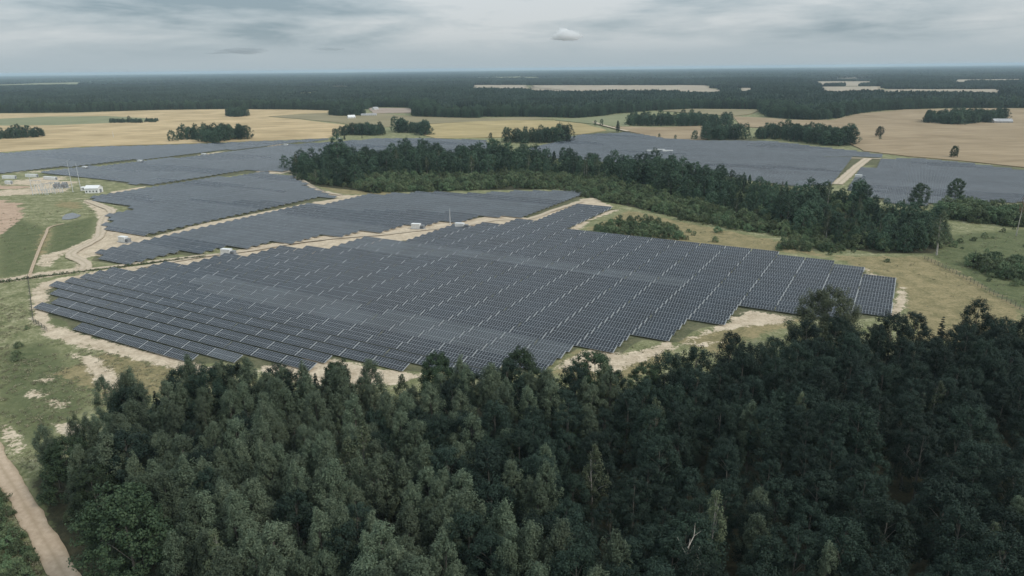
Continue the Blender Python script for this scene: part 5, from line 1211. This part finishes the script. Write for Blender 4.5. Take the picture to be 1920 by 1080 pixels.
# --- far forest: patches of canopy
ICO = None
def ico():
    global ICO
    if ICO is None:
        import bmesh as _b
        bm = _b.new()
        _b.ops.create_icosphere(bm, subdivisions=2, radius=1.0)
        V = np.array([v.co[:] for v in bm.verts])
        F = np.array([[v.index for v in f.verts] for f in bm.faces])
        bm.free()
        ICO = (V, F)
    return ICO
def canopy_patch(name, size, spacing, hm, rad, seed, sub=True):
    r = np.random.default_rng(seed)
    V0, F0 = ico()
    q = np.arange(-size / 2, size / 2, spacing)
    XX, YY = np.meshgrid(q, q)
    Q = np.stack([XX.ravel(), YY.ravel()], 1) + r.uniform(-0.45, 0.45, (XX.size, 2)) * spacing
    Vs, Fs = [], []
    hn = vnoise(Q[:, 0] / 40 + seed, Q[:, 1] / 40, seed)
    for k, (x, y) in enumerate(Q):
        h = hm * r.uniform(0.75, 1.15) + 2.5 * hn[k]
        rr = rad * r.uniform(0.7, 1.3)
        conif = r.random() < 0.35
        v = V0 * (1 + r.normal(0, 0.16, (len(V0), 1)))
        v = v * np.array([rr, rr, h * 0.42])
        if conif:
            tz = (v[:, 2] / (h * 0.42) + 1) / 2
            v[:, :2] *= (1.15 - 0.95 * np.clip(tz, 0, 1))[:, None] * 0.85
        v = v + np.array([x, y, h * 0.58])
        Vs.append(v); Fs.append(F0 + k * len(V0))
    return mesh(name, np.concatenate(Vs), np.concatenate(Fs), M['farwood'])
colA = bpy.data.collections.new('canopy_near')
for s in range(4):
    colA.objects.link(bpy.data.objects.new('canopy_patch_%d' % s, canopy_patch('canopy_patch', 64, 6.4, 19, 3.9, 900 + s)))
colB = bpy.data.collections.new('canopy_far')
for s in range(2):
    colB.objects.link(bpy.data.objects.new('canopy_block_%d' % s, canopy_patch('canopy_block', 330, 22, 20, 13, 950 + s)))
edge = np.array(LAY['forest_edge'])
fpoly = np.vstack([edge, [[9000, 3500], [33000, 30000], [-33000, 30000], [-9000, 3500]]])
def grow(poly, m):
    pa = np.asarray(poly, float)
    c = pa.mean(0)
    return pa
def wood_points(step, y0, y1, seed, clear=26):
    r = np.random.default_rng(seed)
    ys = np.arange(y0, y1, step)
    out = []
    for y in ys:
        w = 0.86 * y + 250
        xs = np.arange(-w, w, step)
        out.append(np.stack([xs, np.full(len(xs), y)], 1))
    Q = np.concatenate(out) + r.uniform(-0.3, 0.3, (sum(map(len, out)), 2)) * step
    k = sdist_fast(Q, fpoly) if False else inside(Q, fpoly)
    for pf in LAY['farfields'] + [f[3] for f in LAY['fields']]:
        k &= ~inside(Q, pf)
    return Q[k]
Q1 = wood_points(54, 1250, 5200, 1)
# keep patches whole: pull back those that would spill over the front edge
dE = np.full(len(Q1), 1e9)
for a, b in zip(edge[:-1], edge[1:]):
    ab = b - a
    t = np.clip(((Q1 - a) @ ab) / (ab @ ab), 0, 1)
    dE = np.minimum(dE, np.hypot(*(Q1 - a - t[:, None] * ab).T))
for pf in LAY['farfields'] + [f[3] for f in LAY['fields']]:
    dE = np.minimum(dE, -sdist(Q1, pf))
inner = dE > 34
QI = Q1[inner]
QI = QI[vnoise(QI[:, 0] / 300, QI[:, 1] / 560, 18) > -0.66]
scatter('forest', [(x, y, 0) for x, y in QI], colA, 4, 'continuous dark forest beyond the wheat fields', 'forest', 11, scales=0.98 + 0.22 * vnoise(QI[:, 0] / 240, QI[:, 1] / 420, 16) + 0.06 * vnoise(QI[:, 0] / 60, QI[:, 1] / 60, 17))
Q2 = wood_points(280, 5200, 27000, 2)
# distant country: woods broken by clearings
Q2 = Q2[vnoise(Q2[:, 0] / 1500, Q2[:, 1] / 2600, 15) > -0.55]
scatter('forest', [(x, y, 0) for x, y in Q2], colB, 2, 'hazy forest plain reaching to the horizon', 'forest', 12, 0.85, 1.2)
# single trees along the forest fronts
ring = wood_points(9.0, 1250, 2400, 3)
dE = np.full(len(ring), 1e9)
for a, b in zip(edge[:-1], edge[1:]):
    ab = b - a
    t = np.clip(((ring - a) @ ab) / (ab @ ab), 0, 1)
    dE = np.minimum(dE, np.hypot(*(ring - a - t[:, None] * ab).T))
ring = ring[(dE < 60) & (np.abs(ring[:, 0]) < 0.80 * ring[:, 1] + 60)]
scatter('forest', [(x, y, 0) for x, y in ring], proto_collection('grove'), 4, 'front trees of the far forest edge along the wheat fields', 'forest', 13, 0.75, 1.1)

# --- meadow tufts
def tuft(seed):
    r = np.random.default_rng(seed)
    n = 26
    c = np.stack([r.normal(0, 0.35, n), r.normal(0, 0.35, n), r.uniform(0.05, 0.42, n)], 1)
    nr = np.stack([r.normal(0, .8, n), r.normal(0, .8, n), r.uniform(.2, 1, n)], 1)
    V, F = leaf_cards(c, nr, 0.17, 0.5, r)
    return mesh('tuft', V, F, M['weed'])
colT = bpy.data.collections.new('tufts')
for s in range(5):
    colT.objects.link(bpy.data.objects.new('tuft_%d' % s, tuft(1200 + s)))
wp = []
for k, poly in enumerate(LAY['weeds']):
    q = poisson(poly, [1.7, 9.0, 12.0, 5.0, 6.0, 0.8, 4.0][k], 130 + k, jitter=0.9)
    w = vnoise(q[:, 0] / 7, q[:, 1] / 7, 140 + k) + 0.6 * vnoise(q[:, 0] / 2.3, q[:, 1] / 2.3, 150 + k)
    q = q[w > (-0.15 if k != 5 else -2)]
    for poly2 in LAY['sand'][:5]:
        q = q[~inside(q, poly2) | (np.random.default_rng(k).random(len(q)) < 0.06)]
    q = q[line_dist(q, road_line) > 2.7]
    wp.append(q)
wp = np.concatenate(wp)
scatter('grass', [(x, y, 0.0) for x, y in wp], colT, 5, 'tufted weeds and grass of the meadows around the solar field', 'grass', 14, 0.5, 1.3)

# ------------------------------------------------------------------ plant buildings
def inverter(loc, rz, label):
    o = empty('inverter_station', (loc[0], loc[1], 0), rz)
    MB().box(-4.6, 4.6, -2.0, 2.0, -0.3, 0.45).obj('plinth', M['concrete'], o)
    b = MB().box(-4.2, 1.6, -1.3, 1.3, 0.45, 3.3)
    w = b.obj('cabin', M['white'], o)
    for k in range(4):
        MB().box(-3.95 + k * 1.36, -2.75 + k * 1.36, -1.34, -1.302, 0.6, 3.0).obj('door', M['offwhite'], w)
    MB().box(-4.3, 1.7, -1.42, 1.42, 3.302, 3.42).obj('roof', M['white'], o)
    t = MB().box(2.1, 4.2, -1.1, 1.1, 0.45, 2.6).obj('transformer', M['greybox'], o)
    for k in range(5):
        MB().box(2.2 + k * 0.42, 2.32 + k * 0.42, -1.5, -1.12, 0.7, 2.2).obj('radiator', M['greybox'], t)
    MB().tube([[2.7, 0, 2.6], [2.7, 0, 3.1]], [0.12, 0.08], 6).tube([[3.5, 0, 2.6], [3.5, 0, 3.1]], [0.12, 0.08], 6).obj('bushing', M['steel'], t)
    return tag(o, label, 'inverter station', 'inverter stations among the solar fields')
IL = ['white inverter cabin with grey transformer on the sandy service road, leftmost one there', 'white inverter cabin on the bare sand beside the pond-side solar field', 'white inverter cabin on the middle of the sandy service road', 'white inverter cabin on the service road beside the thin mast', 'small white inverter cabin on the dark seam, nearest the substation', 'small white inverter cabin on the seam, second from the substation',
      'small white inverter cabin on the seam, third from the substation', 'small white inverter cabin on the seam, fourth from the substation', 'white inverter cabin beside the straight sand road of the right solar field', 'tiny white inverter cabin at the wheat edge below the house copse']
for loc, lb in zip(LAY['inverters'], IL):
    inverter(loc, A0 + (0.25 if 'service' in lb else 0.05), lb)

def house(name, loc, rz, L, Wd, h, rh, wall, roof, label, cat, windows=0, door=True, overhang=0.35):
    o = empty(name, (loc[0], loc[1], 0), rz)
    w = MB().box(-L / 2, L / 2, -Wd / 2, Wd / 2, -0.3, h).obj('wall', wall, o)
    MB().prism(-L / 2, L / 2, -Wd / 2 + 0.003, Wd / 2 - 0.003, h + 0.002, rh - 0.12).obj('gable', wall, o)
    b = MB()
    y1 = Wd / 2 + overhang
    e = h - overhang * rh / (Wd / 2)
    for s in (-1, 1):
        V = [[-L / 2 - overhang, s * y1, e], [L / 2 + overhang, s * y1, e], [L / 2 + overhang, 0, h + rh], [-L / 2 - overhang, 0, h + rh]]
        V = np.array(V + [[v[0], v[1], v[2] + 0.18] for v in V])
        b.quads(V, BOXF)
    b.obj('roof', roof, o)
    for k in range(windows):
        x = -L / 2 + (k + 0.5) * L / windows
        f = MB().box(x - 0.6, x + 0.6, -Wd / 2 - 0.05, -Wd / 2 - 0.003, 0.9, min(2.3, h - 0.3)).obj('window', M['offwhite'], o)
        MB().box(x - 0.5, x + 0.5, -Wd / 2 - 0.07, -Wd / 2 - 0.052, 1.0, min(2.2, h - 0.4)).obj('pane', M['glass'], f)
    if door:
        MB().box(L / 2 + 0.003, L / 2 + 0.06, -min(1.6, Wd / 4), min(1.6, Wd / 4), 0, min(3.0, h - 0.3)).obj('door', M['greybox'], o)
    return tag(o, label, cat)
S = LAY['substation']
house('substation_hall', S['hall'], A0 + 0.55, 11, 8, 4.2, 2.0, M['white'], M['white'], 'white gabled switchgear hall beside the substation yard', 'hall', 4)
house('storage_shed', S['shed'], A0 + 0.55, 7, 4, 2.8, 0.5, M['white'], M['white'], 'low white shed just left of the switchgear hall', 'shed', 2)
def container(loc, rz, L, label, mat='white'):
    o = empty('site_container', (loc[0], loc[1], 0), rz)
    c = MB().box(-L / 2, L / 2, -1.25, 1.25, 0.1, 2.9).obj('shell', M[mat], o)
    k = 0
    x = -L / 2 + 0.3
    while x < L / 2 - 0.2:
        MB().box(x, x + 0.12, -1.30, -1.252, 0.25, 2.75).obj('rib', M[mat], c)
        x += 1.0
    MB().box(L / 2 + 0.002, L / 2 + 0.05, -1.1, 1.1, 0.25, 2.75).obj('door', M['greybox'], o)
    return tag(o, label, 'container', 'containers in the substation yard')
container(S['office'], A0 + 0.35, 14, 'long white site container at the left edge of the substation yard')
container(S['container1'], A0 + 0.3, 13, 'long white site container at the back of the substation yard')
container(S['container2'], A0 + 0.1, 17, 'grey-white container row along the substation yard\'s right side')
container(S['container3'], A0 + 0.2, 7, 'short white container in front of the left site container')
def transformer(loc, label):
    o = empty('power_transformer', (loc[0], loc[1], 0), A0 + 0.3)
    MB().box(-3.6, 3.6, -2.4, 2.4, -0.3, 0.3).obj('plinth', M['concrete'], o)
    t = MB().box(-2.6, 2.6, -1.3, 1.3, 0.3, 3.8).obj('tank', M['greybox'], o)
    for k in range(8):
        MB().box(-2.5 + k * 0.65, -2.3 + k * 0.65, -2.2, -1.32, 0.6, 3.4).obj('radiator', M['roofgrey'], t)
    MB().tube([[-2.4, 0.7, 4.5], [2.4, 0.7, 4.5]], [0.45, 0.45], 10).obj('conservator', M['greybox'], o)
    for k in range(3):
        MB().tube([[-1.6 + k * 1.6, -0.4, 3.8], [-1.6 + k * 1.6, -0.6, 4.6], [-1.6 + k * 1.6, -0.8, 5.6]], [0.16, 0.22, 0.06], 8).obj('bushing', M['offwhite'], o)
    return tag(o, label, 'transformer', 'transformers of the substation')
transformer(S['tr1'], 'grey power transformer in the substation yard, left one')
transformer(S['tr2'], 'grey power transformer in the substation yard, right one')
def mast(loc, h, label, name='lightning_mast'):
    o = empty(name, (loc[0], loc[1], 0))
    MB().box(-0.6, 0.6, -0.6, 0.6, -0.4, 0.3).obj('base', M['concrete'], o)
    MB().tube([[0, 0, 0.3], [0, 0, h * 0.6], [0, 0, h]], [0.26, 0.18, 0.06], 8).obj('pole', M['galv'], o)
    return tag(o, label, 'mast')
mast(S['mast1'], 27, 'thin pale lightning mast left of the switchgear hall, taller one')
mast(S['mast2'], 24, 'thin pale lightning mast close beside the switchgear hall')
mast(S['mast3'], 20, 'thin pale lightning mast at the front of the substation')
mast(LAY['masts'][0], 11, 'thin mast standing on the service road between two white cabins')
mast(LAY['masts'][1], 10, 'thin pole in the gold wheat below the hedge', 'field_pole')
mast(LAY['masts'][2], 10, 'thin pole in the gold wheat above the big copse', 'field_pole')
def gantry(loc, rz, label):
    o = empty('substation_gantry', (loc[0], loc[1], 0), rz)
    for s in (-5, 5):
        MB().tube([[s - .7, 0, -0.3], [s, 0, 9]], [0.1, 0.08], 5).tube([[s + .7, 0, -0.3], [s, 0, 9]], [0.1, 0.08], 5).obj('leg', M['galv'], o)
    MB().box(-5.2, 5.2, -0.15, 0.15, 9.0, 9.35).obj('crossbeam', M['galv'], o)
    for k in (-3.4, 0, 3.4):
        MB().tube([[k, 0, 9.0], [k, 0, 7.4]], [0.12, 0.12], 6).obj('insulator', M['steel'], o)
    for k in (-4, -1.3, 1.3, 4):
        MB().box(k - .15, k + .15, 2.5, 2.8, -0.3, 3.2).box(k - .25, k + .25, 2.4, 2.9, 3.2, 4.6).obj('switch_post', M['galv'], o)
    return tag(o, label, 'gantry', 'gantries of the substation')
for k, nm in enumerate(('g1', 'g2', 'g3', 'g4')):
    gantry(S[nm], A0 + 0.4, ['galvanised gantry at the front left of the substation', 'galvanised gantry second from the left in the substation', 'galvanised gantry next to the transformers', 'galvanised gantry at the rear of the substation'][k])
# depot between the far fields
for k, (x, y) in enumerate(LAY['depot']):
    container((x, y), A0 + 0.2 * k, 12, ['white container on the sandy depot above the tree belt, left one', 'white container on the sandy depot above the tree belt, middle one', 'white container on the sandy depot above the tree belt, right one'][k])
dp = np.array(LAY['depot']).mean(0)
tag(flat_poly('depot_yard', [[dp[0] - 22, dp[1] - 22], [dp[0] + 30, dp[1] - 14], [dp[0] + 36, dp[1] + 18], [dp[0] + 4, dp[1] + 30], [dp[0] - 28, dp[1] + 12]], 0.5, M['sandroad'], 1.5, 9), kind='structure')
# farmsteads
FA = LAY['farm']
house('barn', FA['barn'], 0.5, 15, 9, 3.5, 3.5, M['white'], M['white'], 'white-roofed barn at the farmstead beyond the gold wheat', 'barn', 3)
house('cattle_shed', FA['byre'], 0.05, 34, 9, 2.8, 2.0, M['offwhite'], M['roofgrey'], 'long low cattle shed right of the white-roofed barn', 'shed', 8)
house('farmhouse', FA['house'], 0.9, 15, 9, 4.5, 4, M['offwhite'], M['roofgrey'], 'pale farmhouse at the edge of the far forest', 'house', 4)
house('grey_barn', FA['shed'], -0.15, 26, 11, 3.5, 4, M['grey wood'], M['roofgrey'], 'weathered grey barn beside the copse in the tawny wheat', 'barn', 2)
house('grey_barn', FA['house2'], 0.3, 13, 9, 4, 3.5, M['grey wood'], M['roofgrey'], 'smaller grey barn half hidden by the copse in the tawny wheat', 'barn', 2)

# fences: posts and wires
FL = ['dark wire fence running down the right meadow beside the dry grass', 'dark wire fence along the left end of the front rows', 'dark wire fence around the left tip of the tree belt']
mpost = MB().box(-0.06, 0.06, -0.06, 0.06, -0.4, 2.1).mesh('post', M['wire'])
for line, lb in zip(LAY['fences'], FL):
    line = np.asarray(line)
    o = empty('wire_fence', (line[0][0], line[0][1], 0))
    tag(o, lb, 'fence')
    base = line[0]
    for a, b in zip(line[:-1], line[1:]):
        d = b - a
        Lg = np.linalg.norm(d)
        nb = max(1, int(Lg / 3.0))
        for k in range(nb):
            p = a + d * k / nb - base
            obj('post', mpost, o, (p[0], p[1], 0))
        m_ = MB()
        dn = d / Lg
        n2 = np.array([-dn[1], dn[0]]) * 0.012
        for z in np.arange(0.15, 2.05, 0.16):
            q = [a - base - n2, b - base - n2, b - base + n2, a - base + n2]
            V = [[*v, z] for v in q] + [[*v, z + 0.03] for v in q]
            m_.quads(V, BOXF)
        m_.obj('wire', M['wire'], o)

# ------------------------------------------------------------------ clouds and haze
def cloud(name, loc, sx, sy, sz, dens, colr, seed, label):
    r = np.random.default_rng(seed)
    V0, F0 = ico()
    m, add, link, out = new_mat(name + ' vapour')
    v = add('ShaderNodeVolumePrincipled', i_Density=dens)
    v.inputs['Color'].default_value = (*colr, 1)
    link(v, 0, out, 'Volume')
    import bmesh as _b
    bm = _b.new()
    _b.ops.create_icosphere(bm, subdivisions=4, radius=1.0)
    V = np.array([q.co[:] for q in bm.verts]); F = np.array([[q.index for q in f.verts] for f in bm.faces]); bm.free()
    a, e = np.arctan2(V[:, 1], V[:, 0]), V[:, 2]
    bump = 0.42 * vnoise(V[:, 0] * 2.6 + 7 + seed, V[:, 2] * 2.0 + V[:, 1] + 3, seed) + 0.26 * vnoise(V[:, 0] * 6 + 9, V[:, 2] * 5 + V[:, 1] * 5 + 20, seed + 1)
    V = V * (1 + bump)[:, None]
    V[:, 2] = np.where(V[:, 2] < 0, V[:, 2] * 0.45, V[:, 2])
    V = V * np.array([sx, sy, sz])
    o = obj(name, mesh(name, V, F, m, smooth=True), None, loc)
    return tag(o, label, 'cloud')
def sky_at(px, py, dist):
    u, v = (px - 960) / 1300.0, -(py - 540) / 1300.0
    c, s = math.cos(R(0.6)), math.sin(R(0.6))
    u, v = u * c + v * s, -u * s + v * c
    cp, sp = math.cos(R(17.55)), math.sin(R(17.55))
    d = np.array([u, cp + v * sp, -sp + v * cp])
    d *= dist / d[1]
    return (d[0], d[1], CAM_H + d[2])
cloud('white_cloud', sky_at(1060, 70, 16000), 330, 260, 150, 0.0075, (0.99, 0.99, 0.99), 1, 'small bright white cloud alone above the horizon')
cloud('grey_cloud', sky_at(447, 98, 18000), 640, 300, 95, 0.0011, (0.45, 0.50, 0.54), 2, 'dark flat grey cloud streak over the left forest')
cloud('grey_cloud', sky_at(620, 93, 18000), 330, 200, 45, 0.0009, (0.5, 0.55, 0.58), 3, 'small faint grey cloud right of the dark streak')

hm, add, link, out = new_mat('haze air')
v = add('ShaderNodeVolumePrincipled', i_Density=5.0e-5)
v.inputs['Color'].default_value = (0.68, 0.86, 1.0, 1)
link(v, 0, out, 'Volume')
hz = MB().box(-34000, 34000, -1500, 30000, -2.0, 112.0).obj('haze', hm)
tag(hz, 'pale blue haze over the whole plain', 'haze', kind='stuff')
